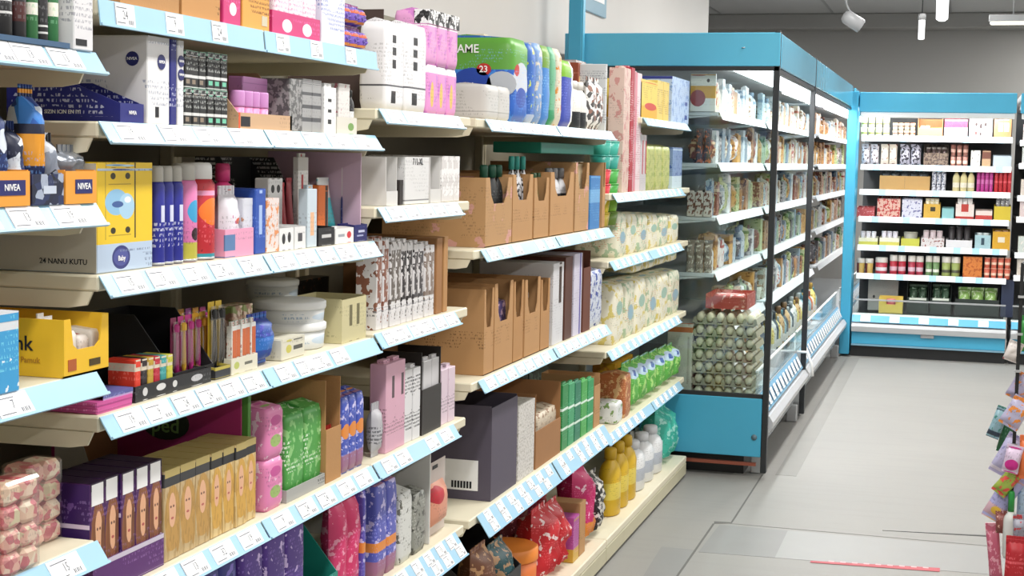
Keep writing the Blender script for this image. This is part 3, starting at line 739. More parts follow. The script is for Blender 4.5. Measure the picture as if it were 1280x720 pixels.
r('carton', 362, 378, 98, 'grey marbled carton', 'box', P('9b9a9a', blot=('5f5f60', 90, .5)), d=.1)
r('carton', 379, 403, 98, 'grey carton with curved stripes', 'box', P('a3a3a4', bands=[(.2, .28, '55565a'), (.45, .52, '55565a'), (.7, .76, '55565a')]), n=2, d=.1)
r('card', 405, 420, 108, 'white slim pack with black dots', 'pack', P('efeff0', rects=[(.3, .6, .2, .3, '2b2b2e'), (.3, .6, .45, .52, '2b2b2e'), (.3, .6, .68, .75, '2b2b2e')]), d=.02)
r('tray', 421, 446, 140, 'cream tray with green mark', 'tray', P('ddd9cf', ell=[(.7, .4, .15, .25, '79a05a')]), .8, d=.1)
r('carton', 423, 437, 104, 'white carton with red flowers in cream tray', 'box', P('e4e0dd', blot=('b8707c', 90, .64)), d=.06, back=.006, up=.003)
r('bottle', 439, 446, 112, 'slim black bottle in cream tray', 'bottle', P('27272a', bands=[(.3, .6, 'e5e5e5')]), BLACK, d=.03, back=.006, up=.003)

r = Row(ZB[2], 'second bay third shelf')
YEL = P('efc92e', name='wipes_print', bands=[(0, .26, 'b9cbe2')], rects=[(.66, .685, .3, 1, '3a3018'), (.14, .155, .3, 1, 'b8982a'), (.2, .6, .33, .34, 'b8982a'), (.2, .6, .8, .81, 'b8982a')], ell=[(.34, .64, .2, .12, '8fbfe0'), (.52, .6, .14, .12, 'a9cfe8'), (.36, .62, .1, .03, '3f5f9a'), (.54, .66, .06, .03, 'e9eef2'), (.28, .88, .045, .03, '37301c'), (.54, .88, .045, .03, '37301c'), (.28, .38, .045, .03, '37301c'), (.54, .38, .045, .03, '37301c'), (.42, .13, .16, .11, '343a7a'), (.42, .13, .13, .08, '50569a')], fine=('7a8aa8', .6, .02, .2))
r('carton', 121, 191, 203, 'large yellow baby wipes carton with blue ovals', 'box', YEL, S('c2bcae', .7, name='grey_side'), d=.22, sidetxt=[('24 NANU KUTU', .0115, INKD, .26, .1)], txt=[('Baby', .011, WTXT, .42, .12)])
for u0, u1 in ((200, 235),): r('can', u0, u1, 207, 'deep blue body spray can with grey cap', 'can', P('2a2f94', fine=('c9cce6', .62, .1, .85), rects=[(.3, .7, .52, .72, 'cfd3ea')]), GREYCAP, .16, n=3, d=.04)
r('can', 236, 254, 204, 'pink body spray can with blue shield', 'can', P('e07fb4', bands=[(.02, .24, 'c9c24e')], ell=[(.5, .62, .34, .14, '3d9fd0'), (.5, .34, .2, .08, '2b1c24')]), GREYCAP, .17, d=.04)
r('can', 255, 278, 203, 'red body spray can with orange splash', 'can', P('c82f3c', bands=[(.02, .08, '2f9ab0'), (.8, .86, 'e99ac0')], ell=[(.5, .6, .4, .17, 'ee7a2a')], blot=('8f1f34', 80, .62)), WCAP, .17, d=.04)
r('bottle', 281, 305, 204, 'pink bottle with yellow stripe', 'bottle', P('dd3f84', rects=[(.72, 1, .3, 1, 'e9cc3e')]), S('d9407f'), d=.04, back=.045, neck=.85, capf=.2)
r('tray', 281, 317, 285, 'pink tray with blue band', 'tray', P('e9a3c2', rects=[(0, .35, .2, .8, '5b7fae')]), .95, d=.09)
r('pouch', 283, 303, 232, 'white lilac pouch with small dots in pink tray', 'pouch', P('e6e3ec', ell=[(.4, .6, .05, .03, 'c05a8a'), (.6, .5, .05, .03, 'c05a8a'), (.5, .35, .06, .03, '4a3a55'), (.72, .52, .12, .06, 'd8624a')]), d=.035, back=.006, up=.003)
r('carton', 304, 316, 248, 'pale carton in pink tray', 'box', P('d9dbe6', blot=('c08a6a', 70, .64)), d=.04, back=.006, up=.003)
r('tray', 300, 366, 196, 'dark grid hair clip display', 'tray', P('37383c', fine=('d0d0d0', .56, .45, 1)), .55, d=.1, back=.13)
r('carton', 319, 332, 236, 'blue carton standing', 'box', P('2f55b0', rects=[(.35, .65, .3, .75, 'a9c0ea')]), d=.06)
r('carton', 333, 349, 248, 'peach and white carton', 'box', P('e6d9d6', blot=('e0935f', 70, .55)), d=.06)
r('carton', 335, 353, 223, 'white box with dark holes behind peach carton', 'box', P('e9e9ea', ell=[(.3, .85, .12, .06, '26262a'), (.7, .85, .12, .06, '26262a')]), d=.03, back=.065)
for i, (u0, u1, vt, m) in enumerate([(355, 363, 228, S('b8323c')), (364, 371, 222, S('8f2430'))]):
    r('tubep', u0, u1, vt, '%s slim red tube' % ['left', 'right'][i], 'tube', m, m, d=.02, back=.06)
r('tray', 349, 367, 284, 'white tray with black marks', 'tray', P('ebebeb', ell=[(.3, .5, .12, .25, '303034'), (.7, .55, .12, .25, '303034')]), .95, d=.05)
r('tray', 368, 382, 282, 'white tray with checked mark', 'tray', P('e8e8e8', rects=[(.3, .7, .3, .7, '4a4a50')]), .95, d=.05)
r('card', 372, 385, 196, 'tall white toothbrush card', 'pack', P('dddcdb', rects=[(.3, .5, .1, .8, 'a8262f')]), d=.012, back=.062)
r('card', 384, 396, 236, 'pale blue slim pack', 'pack', P('c9d6e0', rects=[(.3, .7, .2, .6, 'e8b890')]), d=.02, back=.002)
r('carton', 397, 410, 232, 'orange carton with black letters', 'box', P('e2742c', rects=[(.7, .95, .1, .9, '2b2320')]), d=.05, back=.045)
r('bottle', 385, 408, 204, 'white capped bottle behind orange carton', 'bottle', S('d9d7d2'), WCAP, n=2, d=.03, back=.12)
r('tubep', 412, 427, 222, 'white and turquoise tube', 'tube', P('e6eaea', bands=[(0, .6, '4fc3cf')]), S('3fb6c4'), d=.03, back=.05)
r('bottle', 430, 452, 207, 'navy bottle with tall white cap', 'bottle', P('2b2f6e', rects=[(.55, .9, .1, .6, '7a4f9a')]), S('e9e7e2'), n=2, d=.03, back=.045, capf=.4, neck=.9)
r('tray', 398, 418, 284, 'black tray with white lettering', 'tray', P('232326', rects=[(.2, .8, .4, .6, 'c9c9c9')]), .95, d=.04)
r('tray', 419, 442, 285, 'white tray with red mark', 'tray', P('ededec', ell=[(.75, .5, .12, .25, 'd0343c')], rects=[(.15, .5, .4, .6, '9aa0a8')]), .95, d=.04)
r('tray', 443, 467, 280, 'navy tray with white lettering', 'tray', P('25286a', rects=[(.3, .8, .5, .65, 'c9cce6'), (.2, .7, .25, .35, 'a9aed4')]), .95, d=.04)
o = MB().box(-.22, .0, -.002, .002, 0, .19, 0, .0008).build('card_divider', S('cfb2c8', .6)); o.location = (-1.245, 3.068, ZB[2]+.0005); tag(o, 'lilac card divider at right end of spray can shelf', 'divider')

r = Row(ZB[3], 'second bay fourth shelf')
r('carton', 120, 166, 504, 'flat magenta pack under navy pack', 'pack', P('d05a9f', bands=[(.3, .5, 'b03f86')]), d=.1, st=2, back=-.002)
r('carton', 128, 167, 494, 'flat navy lilac pack on magenta packs', 'pack', P('5a5f9e', bands=[(.0, .4, 'b9b2d6')]), d=.09, up=.0245)
r('tray', 169, 264, 482, 'black low tray with white emblems', 'tray', P('242428', ell=[(.12, .5, .03, .3, 'd0d0d0'), (.32, .55, .06, .25, 'd8d8d8'), (.5, .5, .03, .25, 'd0d0d0'), (.8, .5, .08, .25, 'c0c0c4')]), .92, d=.2)
for i, (c, dn) in enumerate([('e0402c', 'red'), ('2a2024', 'black'), ('c3a03a', 'gold'), ('b8283a', 'crimson'), ('3f9a9a', 'teal'), ('c9c648', 'lime')]):
    r('carton', 169+i*8, 176.5+i*8, 450-i*1.2, 'slim %s nail kit carton' % dn, 'box', P(c, bands=[(.7, .9, 'd9cdb8')]), d=.05, back=.006, up=.004)
r('carton', 170, 200, 452, 'white carton behind nail kits', 'box', PWHITE, d=.05, back=.06, up=.004)
r('tray', 218, 268, 396, 'black raked display box of brushes', 'tray', S('1c1c1f', .5), .2, d=.17, up=.0035, back=.012)
cl = ['d8322c', 'e9a92c', 'b05ab0', 'e0a030', 'b02a7c', 'c8348c', 'e6b53a', 'b8307f', 'e0a93a', 'e6c93f']
for i, c in enumerate(cl[:5]):
    r('brush', 221+i*9, 229+i*9, 388-i*1, '%s brush pack, rear row of black display' % ordn(i), 'brush', S(c, .4), S(cl[-i-1]), d=.018, back=.09, up=.008)
for i, c in enumerate(['8f2f5c', 'c8348c', 'd23f98', 'e9b03a', 'f0c23a']):
    r('brush', 221+i*9, 229+i*9, 398-i*2, '%s brush pack, front row of black display' % ordn(i), 'brush', S(c, .4), S(cl[-i-3]), d=.018, back=.03, up=.008)
r('tray', 269, 288, 458, 'dark and yellow tray', 'tray', P('33343a', bands=[(.7, 1, 'b9a94a')]), .9, d=.1)
r('brush', 270, 287, 378, 'yellow black brush pack in dark tray', 'brush', S('d8b52c'), BLACK, n=2, d=.02, back=.01, up=.004)
r('tray', 289, 322, 447, 'cream tray with green emblem', 'tray', P('dfdbc9', ell=[(.2, .5, .1, .25, 'b9c06a')], rects=[(.5, .8, .4, .6, '6a6a60')]), .9, d=.12)
r('card', 290, 321, 408, 'white pack with berry pictures', 'pack', P('e6e2da', blot=('c8502f', 110, .6), bands=[(.75, 1, 'dfe0dc')]), S('c9683c'), n=5, d=.012, back=.008, up=.004)
r('carton', 292, 318, 384, 'carton with brown pattern and green edge', 'box', P('b08a70', busy=(120, ['b58f78', '8f6a58', 'd8c3b0', '7a8a4a'])), n=2, d=.04, back=.08, up=.004)
r('pouch', 323, 347, 394, 'blue pouch with paler top', 'pouch', P('2c4fa0', bands=[(.3, .6, '2f6fc0')], blot=('3f3fa8', 60, .56)), d=.05)
r('carton', 352, 381, 425, 'small cream carton with yellow seal', 'box', P('dcd8c6', ell=[(.3, .5, .12, .2, 'c9c05a')], rects=[(.5, .9, .4, .6, '55564e')]), d=.09)
JW = P('dcdedd', ell=[(.6, .5, .3, .25, 'c2d0dc')], fine=('8aa0b8', .62, .25, .75))
r('jar', 384, 425, 408, 'wide white cream jar', 'jar', JW, S('e6e7e6'), n=1, d=.08, back=.004)
r('jar', 385, 424, 380, 'upper wide white cream jar', 'jar', JW, S('e6e7e6'), n=1, d=.08, back=.006, up=.0505, lidf=.35)
r('jar', 352, 384, 395, 'rear white jar', 'jar', JW, S('dfe0de'), n=1, st=1, d=.07, back=.1)
r('jar', 357, 386, 352, 'small white jar on rear jar', 'jar', JW, S('e9eae9'), n=1, d=.07, back=.105, up=.0885)
r('carton', 410, 436, 345, 'black picture carton at back', 'box', P('1f1d1c', blot=('8a5a3a', 80, .62)), d=.05, back=.2)
r('tray', 427, 466, 374, 'beige display with slots', 'tray', P('cfc69a', rects=[(.3, .42, .35, .85, '6f6848'), (.6, .72, .35, .85, '6f6848')]), .98, d=.12, slope=False)

r = Row(ZB[4], 'second bay fifth shelf')
def HD(hair, bg, top, strk):
    return P(bg, bands=[(.82, .97, top)], ell=[(.52, .46, .5, .36, hair), (.5, .55, .23, .19, 'dfae8c'), (.41, .59, .05, .014, '6a4638'), (.58, .59, .05, .014, '6a4638'), (.5, .46, .09, .014, 'b8605a'), (.2, .4, .12, .3, hair), (.85, .36, .14, .3, hair), (.5, .2, .4, .1, hair)], fine=('4a3a20', .6, .02, .16), streak=(strk, .5, .55, .23, .19))
HBW = P('4a1f5c', bands=[(.0, .12, '8a2f74')], ell=[(.55, .42, .5, .42, '8a5632'), (.56, .54, .24, .2, 'dca884'), (.48, .58, .05, .014, '5a3a30'), (.65, .58, .05, .014, '5a3a30'), (.56, .45, .09, .014, 'b0504e'), (.85, .36, .14, .34, '6a3f24'), (.26, .36, .12, .34, '7a4a2a'), (.75, .18, .06, .04, 'ece2dc')], streak=('7a4630', .56, .54, .24, .2))
r('tray', 112, 205, 706, 'purple low tray under hair dye cartons', 'tray', P('5a2a6e', bands=[(.85, 1, 'c9c0d0')]), .95, d=.22)
r('carton', 114, 204, 606, 'purple hair dye carton with portrait and white seal', 'box', HBW, P('3a1d5e', bands=[(.6, .64, 'd8c8e0')], blot=('6a4a8c', 30, .66)), n=5, d=.1, back=.004, up=.003, label=[(.1, .85, .8, .99, WTXT)], top=S('2b1636'))
HG = HD('d0a24a', 'd6bd88', '2a2a2c', 'a97f3a'); HG2 = HD('bd9350', 'c2aa80', '3a3a3c', '98763e')
r('carton', 206, 264, 590, 'blond hair dye carton with portrait', 'box', HG2, n=3, d=.1, back=.002, top=S('b8a568'))
r('carton', 265, 322, 568, 'golden hair dye carton with portrait', 'box', HG, n=4, d=.1, back=.002, top=S('b8a568'))
r('tray', 130, 236, 555, 'brown flap of opened carton behind hair dye', 'carton', GREYCARD, .3, d=.1, back=.2, inner=KRAFT2)
o = empty('pad_display', (-1.26, 2.6, ZB[4]+.001)); tag(o, 'magenta display box with green edge and round dark emblem', 'display')
y0 = y_on(323, -1.238, ZB[4])-2.6
MB().box(-.42, 0, y0, y0+.012, 0, .235, 0, .001).build('green_edge', P('4f8a3a'), o)
MB().box(-.42, -.012, y0-.004, y0-.001, .01, .237, 0, .001).build('magenta_side', S('a82c6e', .45), o)
MB().prism([(-.17+.05*math.cos(a*math.pi/10), .165+.032*math.sin(a*math.pi/10)) for a in range(20)], y0-.005, y0-.004, 'y').build('emblem', S('24301f'), o)
text('ped', .04, S('7aa05a'), o, (-.17, y0-.0056, .16))
MB().box(-.42, -.415, y0+.012, y0+.06, 0, .22).build('back', S('a82c6e', .45), o)
PK = P('df84b4', ell=[(.5, .35, .3, .12, '9ab86a'), (.5, .75, .3, .1, 'c34f94')], blot=('f0c9dc', 60, .6)); GN = P('4fa04a', blot=('8ac47a', 50, .55), fine=('e0f0d8', .62, .3, .7))
r('softpack', 333, 356, 513, 'pink pad pack with green emblem', 'pack', PK, st=2, d=.1)
r('tray', 358, 406, 612, 'grey low tray with lettering', 'tray', P('a9a9a6', fine=('3a3a3a', .55, .2, .9)), .9, d=.12)
r('softpack', 359, 405, 520, 'green pad pack', 'pack', GN, n=2, d=.09, back=.006, up=.003, ribs=2)
r('tray', 407, 426, 476, 'brown carton with red pouch showing', 'tray', KRAFT, .52, d=.3, slope=False)
r('pouch', 409, 424, 535, 'red pouch in brown carton', 'pouch', P('b8322c', blot=('e0b090', 60, .6)), d=.03, back=.008, up=.004)
r('softpack', 428, 463, 498, 'blue pad pack with orange swoosh', 'pack', P('4456b4', ell=[(.5, .55, .5, .1, 'e08a3c')], blot=('c9c4ea', 60, .58), bands=[(.02, .25, '9a6a8a')]), n=3, d=.09)

r2 = Row(ZT[3], 'third bay fourth shelf')
r2('pouch', 471, 480, 505, 'silver white pouch', 'pouch', P('b9b9be', fine=('55565c', .55, .1, .9)), d=.03)
r2('card', 482, 506, 456, 'tall pink pack with white tag', 'pack', P('d9a9bd', fine=('7a5560', .6, .2, .5), rects=[(.6, .85, .6, .85, '5a4a50')]), n=2, d=.04)
r2('card', 507, 525, 464, 'white pack with black letters', 'pack', P('e0dfe1', fine=('2b2b30', .54, .1, .9)), n=2, d=.04)
r2('tray', 527, 551, 441, 'black framed display with brown inside', 'tray', P('2b2624'), .55, d=.12, slope=False, inner=KRAFT2)
r2('card', 529, 549, 452, 'white stocking pack in black display', 'pack', P('cfcdd0', fine=('4a4a50', .58, .1, .6)), n=2, d=.02, back=.006, up=.004)
r2('card', 553, 569, 463, 'pale pink slim pack', 'pack', P('ddc9d6', fine=('8a7a86', .6, .2, .8)), n=2, d=.04)

r = Row(ZB[5], 'second bay bottom shelf')
r('softpack', 200, 300, 700, 'navy pad pack', 'pack', P('2a2f7a', blot=('7a6ac0', 40, .6)), n=4, d=.1)
r('softpack', 302, 384, 655, 'purple pad pack with white print', 'pack', P('4b2a86', blot=('c9b5e0', 60, .62)), n=3, d=.1)
r('tray', 388, 422, 630, 'teal display box', 'tray', S('1f8a7c', .5), .35, d=.3)
r('pouch', 424, 456, 616, 'pink red pad pouch', 'pouch', P('d83f72', blot=('f0a0b8', 50, .58)), n=2, d=.05)
r('softpack', 457, 470, 610, 'violet pad pack with orange band', 'pack', P('5a4fae', blot=('c9c0ea', 50, .57), bands=[(.38, .48, 'e08a3c')]), d=.08)
r2 = Row(ZT[4], 'third bay bottom shelf')
r2('softpack', 472, 498, 610, 'violet pad pack with orange strap', 'pack', P('5a5fb8', blot=('c9c0ea', 50, .57), bands=[(.3, .4, 'e08a3c'), (.0, .2, 'a06a8a')]), n=2, d=.08)
r2('softpack', 500, 516, 620, 'white pad pack with dark dots', 'pack', P('d9dad6', blot=('6a6a60', 70, .62)), n=1, d=.08)
r2('softpack', 517, 533, 620, 'grey olive pack', 'pack', P('8f9088', blot=('4a4a44', 60, .55)), n=1, d=.08)
o = MB().box(-.42, 0, -.003, .003, 0, .24, 0, .001).build('shelf_divider', S('d9d8d4')); o.location = (-1.24, y_on(536, -1.24, ZT[4])+.004, ZT[4]+.0006); tag(o, 'white upright divider beside peach blister pack', 'divider')
r2('blister', 542, 568, 585, 'peach blister pack with red oval', 'pack', P('c9bdb6'), P('dd9a80', ell=[(.3, .75, .3, .2, 'b8303c')]), d=.03, n=1)

r = Row(ZT[0], 'third bay top shelf', lim=1.98)
ZEB = P('efeef0', blot=('1f1f22', 55, .5)); WB = P('ecebee', rects=[(.25, .5, .08, .22, '26262a'), (.3, .5, .48, .58, '26262a'), (.3, .5, .63, .72, '26262a'), (.3, .5, .77, .86, '26262a')], bands=[(.27, .29, '55565c')])
r('softpack', 483, 506, 26, 'left tall white bag with black writing', 'bag', WB, d=.07)
r('softpack', 508, 534, 29, 'right tall white bag with black writing', 'bag', WB, d=.07)
PKP = P('e39ad2', bands=[(.84, 1, 'f0eef0')], ell=[(.35, .4, .16, .26, 'e6c46a')], blot=('d07fd0', 30, .56))
r('softpack', 536, 573, 80, 'pink pack with gold oval', 'pack', PKP, n=3, d=.09)
r('softpack', 536, 573, 12, 'pink pack with zebra top', 'pack', P('e6a3d4', blot=('d284cc', 30, .55), bands=[(.72, .74, 'ffffff')]), n=3, d=.09, up=.1175, band=(.76, 1.02, ZEB))
r('tray', 479, 531, 11, 'dark brown carton behind white bags', 'carton', S('4a3a36', .6), .8, d=.25, back=.1, slope=False)

r = Row(ZT[1], 'third bay second shelf')
for i, (u0, u1, m, dn) in enumerate([(483, 497, KRAFT2, 'left brown lined hosiery box'), (538, 551, KRAFT2, 'middle brown lined hosiery box')]):
    r('tray', u0, u1, 196, dn, 'box', P('dcdad8'), .3, d=.2, inner=KRAFT2, slope=False)
r('carton', 499, 504, 225, 'slim dark stocking pack', 'box', P('2b2422'), d=.1)
r('carton', 506, 536, 196, 'white hosiery carton marked with size', 'box', P('e3e2e2', bands=[(.07, .1, '8a8a8c')]), d=.2, txt=[('7 / L-XL', .021, INKD, .5, .9)])
r('carton', 553, 575, 195, 'white hosiery carton with pale curves', 'box', P('ddd9d8', blot=('f2f0f0', 30, .5)), n=3, d=.2)
r = Row(ZT[2], 'third bay third shelf')
ST = lambda s: P('e2dfe0', blot=(s, 38, .56), fine=('55555a', .62, .05, .25))
for i, (u0, u1, s_, dn) in enumerate([(472, 486, '8a5a48', 'white stocking pack with brown leg picture'), (488, 501, '6a625c', 'white stocking pack with grey leg picture'), (503, 516, '2a2426', 'white stocking pack with black leg picture'), (518, 530, '4a4648', 'white stocking pack with charcoal picture'), (532, 543, '8a7a70', 'white stocking pack with beige picture')]):
    r('card', u0, u1, 301+i*1.5, dn, 'pack', ST(s_), P('c9c5c4', blot=(s_, 60, .45)), n=2, d=.05)
r('carton', 545, 552, 298, 'left brown slim carton', 'box', KRAFT2, d=.25)
r('carton', 554, 559, 296, 'right brown slim carton', 'box', KRAFT, d=.25)

# ================================================================== fourth bay
r = Row(ZC[0], 'fourth bay top shelf')
r('softpack', 611, 640, 105, 'grey white pad pack', 'pack', P('cfcdca', bands=[(.22, .25, 'a9a7a4')]), n=2, d=.14)
DIA = P('2f66c4', bands=[(.62, 1.01, '5fa03c')], ell=[(.5, .52, .42, .2, 'c9cdd6'), (.5, .3, .3, .12, '2447a8'), (.25, .62, .14, .07, 'c23a34')], blot=('3f86d8', 30, .56))
r('softpack', 641, 662, 46, 'large green and blue diaper pack', 'diapers', DIA, d=.3, sidedisc=[(.3, .62, .022, S('c0332f')), (.12, .45, .045, S('c3c8d0')), (.42, .44, .06, S('2447a8'))], sidetxt=[('AME', .034, WTXT, .46, .86), ('NAL', .026, WTXT, .46, .42), ('23', .026, WTXT, .3, .62)])
for i, (u0, u1, vt, m, dn) in enumerate([
    (663, 670, 54, P('3f6fc0', blot=('c9d84a', 40, .6), bands=[(.0, .12, 'b9c8e0')]), 'slim blue diaper pack with yellow spots'),
    (671, 679, 53, P('7fa0d0', blot=('d8d0c0', 40, .55)), 'pale blue patterned diaper pack'),
    (680, 688, 56, P('4f8ad0', bands=[(.72, 1, '7aa04a')]), 'blue diaper pack with green top'),
    (689, 695, 58, P('6fb08a', bands=[(0, .2, '3f9a6a')]), 'mint green diaper pack'),
    (696, 703, 60, P('d9d2c0', blot=('d88a3a', 40, .58)), 'cream diaper pack with orange spots'),
    (704, 718, 74, P('3f4fae', bands=[(.75, 1, '7ab02f')], rects=[(.72, 1, 0, 1, 'f0f0f0')]), 'navy diaper pack with lime top')]):
    r('softpack', u0, u1, vt, dn, 'diapers', m, d=.3)
r('carton', 721, 728, 78, 'brown carton with small star', 'box', P('8a3f24', ell=[(.5, .75, .2, .06, 'e0b060')]), d=.1, back=.1)
r('bottle', 722, 738, 100, 'white bottle with black base label', 'bottle', P('e6e3de', bands=[(0, .42, '25282e')]), S('e9e6e0'), n=2, d=.05)
r('carton', 730, 752, 78, 'grey carton with brown ornament', 'box', P('c9c9c9', busy=(80, ['c9c9c9', '8a5a4a', 'd8d2cc', 'b08a7a'], (.7, .92))), d=.1, back=.12)
r('pouch', 740, 755, 95, 'white pouch with black picture', 'pouch', P('e2dfdc', busy=(60, ['e9e6e4', '2b2b2e', 'efefef', '8a5a4a'])), n=2, d=.05)
r('carton', 757, 772, 80, 'pale grey slim carton', 'box', P('cdd0d2', fine=('8a8f98', .6, .1, .9)), n=3, d=.2)

r = Row(ZC[1], 'fourth bay second shelf')
KP = P('b98d5e', fine=('7a5836', .66, .3, .5), rough=.75, name='kraft_print')
for u0, u1, vt, dn in ((606, 639, 222, 'first brown carton of bottles'), (640, 665, 218, 'second brown carton of bottles'), (667, 685, 222, 'third brown carton, tall notch'), (687, 716, 215, 'fourth brown carton with printed mark'), (718, 735, 203, 'fifth brown carton with slot'), (752, 775, 203, 'sixth brown carton behind cups')):
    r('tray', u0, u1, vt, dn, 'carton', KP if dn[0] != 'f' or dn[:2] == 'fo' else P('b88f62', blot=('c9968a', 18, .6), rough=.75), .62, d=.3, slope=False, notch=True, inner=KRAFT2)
GB = P('2a2d2e', bands=[(.3, .6, 'c9ccd2'), (.1, .25, 'e4e4e4')])
r('bottle', 609, 636, 206, 'dark bottle with silver label in first brown carton', 'bottle', GB, S('1f5a46'), n=3, d=.05, back=.02, up=.004)
r('bottle', 643, 662, 195, 'white dotted bottle in second brown carton', 'bottle', P('d9d9dd', blot=('26262a', 90, .55)), S('2f9a90'), n=3, d=.05, back=.02, up=.004)
r('bottle', 670, 683, 216, 'olive bottle in third brown carton', 'bottle', P('6a6a3a', bands=[(.3, .5, '4a3a22')]), S('3a5a3a'), n=2, d=.04, back=.02, up=.004)
r('bottle', 690, 712, 210, 'white and grey bottle in fourth brown carton', 'bottle', P('cfd0d4', bands=[(.4, .5, '2a2a2e'), (.65, .72, '2a2a2e')]), S('8a8a8e'), n=3, d=.05, back=.02, up=.004)
r('card', 720, 733, 205, 'brown pack in fifth carton', 'pack', P('c9b898', bands=[(.1, .5, '3a2c24')]), n=2, d=.03, back=.02, up=.004)
r('carton', 737, 749, 220, 'narrow bright blue carton', 'box', P('3f80c0', bands=[(.5, .75, '6fa8d8')]), d=.1)
def cups(u0, cols, dn):
    for i, c in enumerate(cols):
        v0 = 291-i*17.5
        h0 = .0+i*.052
        r('cup', u0, u0+9.5, 0, '%s cup, %s from bottom of %s cup stack' % (c[1], ordn(i), dn), 'cup', S(c[0], .35), S(c[0], .3), d=.05, up=h0, back=-.0) if False else None
for k, (u0, cols) in enumerate(((757, [('b8a23a', 'mustard'), ('e0c93a', 'yellow'), ('c8323c', 'red'), ('d8404a', 'rose red'), ('2f9a8c', 'teal'), ('3fae9c', 'light teal')]), (767, [('6a8a2f', 'olive'), ('8ac03a', 'lime'), ('3f9a3a', 'green'), ('4aa84a', 'leaf green'), ('2f9a8c', 'teal'), ('3fae9c', 'light teal')]))):
    for i, (c, cn) in enumerate(cols):
        y = y_on(u0+4.5, -1.236, ZC[1]); o = cup(.085, .052, .08, S(c, .35), S(c, .3)); o.location = (-1.232, y, ZC[1]+.0006+i*.0525); o.rotation_euler = (0, 0, math.pi/2)
        tag(o, '%s plastic cup, %s from bottom of %s cup stack beside brown carton' % (cn, ordn(i), ['left', 'right'][k]), 'cup', 'stacked plastic cups')
o = MB().box(-.16, 0, -.36, .36, 0, .035, 0, .002).build('storage_lid', S('1f8a78', .4)); o.location = (-1.28, 5.02, ZC[1]+.262); tag(o, 'flat teal board lying on top of brown cartons', 'board')

r = Row(ZC[2], 'fourth bay third shelf')
for u0, u1, vt, dn, m in ((604, 616, 362, 'first low brown carton with red trim', KP), (617, 640, 355, 'second low brown carton', KP), (641, 653, 352, 'third low brown carton', KRAFT), (655, 674, 350, 'fourth low brown carton with white roll', KP), (675, 686, 350, 'fifth low brown carton', KRAFT)):
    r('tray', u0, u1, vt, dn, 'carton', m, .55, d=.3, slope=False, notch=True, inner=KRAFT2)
for u0, u1, vt, dn, m in ((606, 614, 378, 'grey toy pack in first low carton', P('8a8488', blot=('c9c4c4', 60, .5))), (620, 637, 378, 'purple picture pack in second low carton', P('4a3f6a', blot=('b090a0', 50, .55))), (643, 651, 385, 'white pack in third low carton', P('cfcac6')), (677, 684, 378, 'dark pack in fifth low carton', P('5a4a40'))):
    r('softpack', u0, u1, vt, dn, 'pack', m, d=.08, back=.02, up=.004)
r('jar', 657, 672, 366, 'white roll standing in fourth low carton', 'roll', S('e9e8e4', .8), S('dedcd6', .8), d=.1, back=.03, up=.004, lidf=.1)
r('carton', 690, 703, 330, 'tall white carton panel', 'box', P('dad9dc', rects=[(.55, .8, .5, .95, '3a2418')]), d=.25)
r('carton', 705, 714, 322, 'dark brown open carton', 'box', P('5a3326'), d=.25)
r('carton', 716, 726, 318, 'lilac white carton with purple line', 'box', P('d4cfe0', rects=[(.7, .85, 0, 1, '4a3a9a')]), d=.25)
r('tray', 728, 737, 315, 'slim brown carton with red clip', 'carton', S('6a3a2a', .7), .8, d=.2, slope=False)
r('softpack', 739, 762, 340, 'blue white wipes pack', 'pack', P('d0d6e2', blot=('4a5aa0', 55, .55)), n=2, d=.14)

r = Row(ZC[3], 'fourth bay fourth shelf')
r('tray', 613, 645, 508, 'grey purple box with barcode label', 'box', P('57505f', rough=.6), .98, d=.32, slope=False, inner=KRAFT2, sidelabel=[(.12, .45, .1, .42, WTXT)])
o = bpy.data.objects[[k.name for k in bpy.data.objects if k.get('label', '').startswith('grey purple box')][0]]
o['label'] = 'open grey purple box with white barcode label, fourth bay'
for i in range(7): MB().box(-.0013-.5*0, -.0009, -.003, .003, 0, .02).build('barcode_bar', INKD, o).location = (-(y_on(645, -1.236, ZC[3])-y_on(613, -1.236, ZC[3]))/2+.0003, .06+i*.009, .033)
r('carton', 647, 667, 508, 'white speckled carton', 'box', P('d9d5d0', blot=('b5b0a8', 120, .55)), d=.25)
r('tray', 669, 700, 493, 'brown open carton with white rim', 'carton', KRAFT2, .5, d=.25, slope=False)
r('softpack', 672, 697, 520, 'cream bundle in brown open carton', 'pack', P('d0c3ae', blot=('8a6a50', 60, .6)), n=2, d=.1, back=.012, up=.004)
for i in range(5):
    r('card', 702+i*8, 709+i*8, 482-i*1.5, '%s green glossy leaflet pack' % ordn(i), 'pack', P(['2f8a4a', '3f9f6a', '247a5a', '4aa84f', '2f9a5a'][i], bands=[(.3, .34, 'dff0e0'), (.6, .64, 'e8f4ec')]), d=.02)
r('tray', 742, 757, 470, 'cardboard tray with white torn top', 'carton', KP, .8, d=.2, slope=False)
for i in range(4):
    r('pouch', 646+i*15, 662+i*15, 452-i*2, '%s black green foil bag' % ordn(i), 'bag', P('2a3a30', blot=('6a8a78', 40, .57)), d=.05, back=.26)

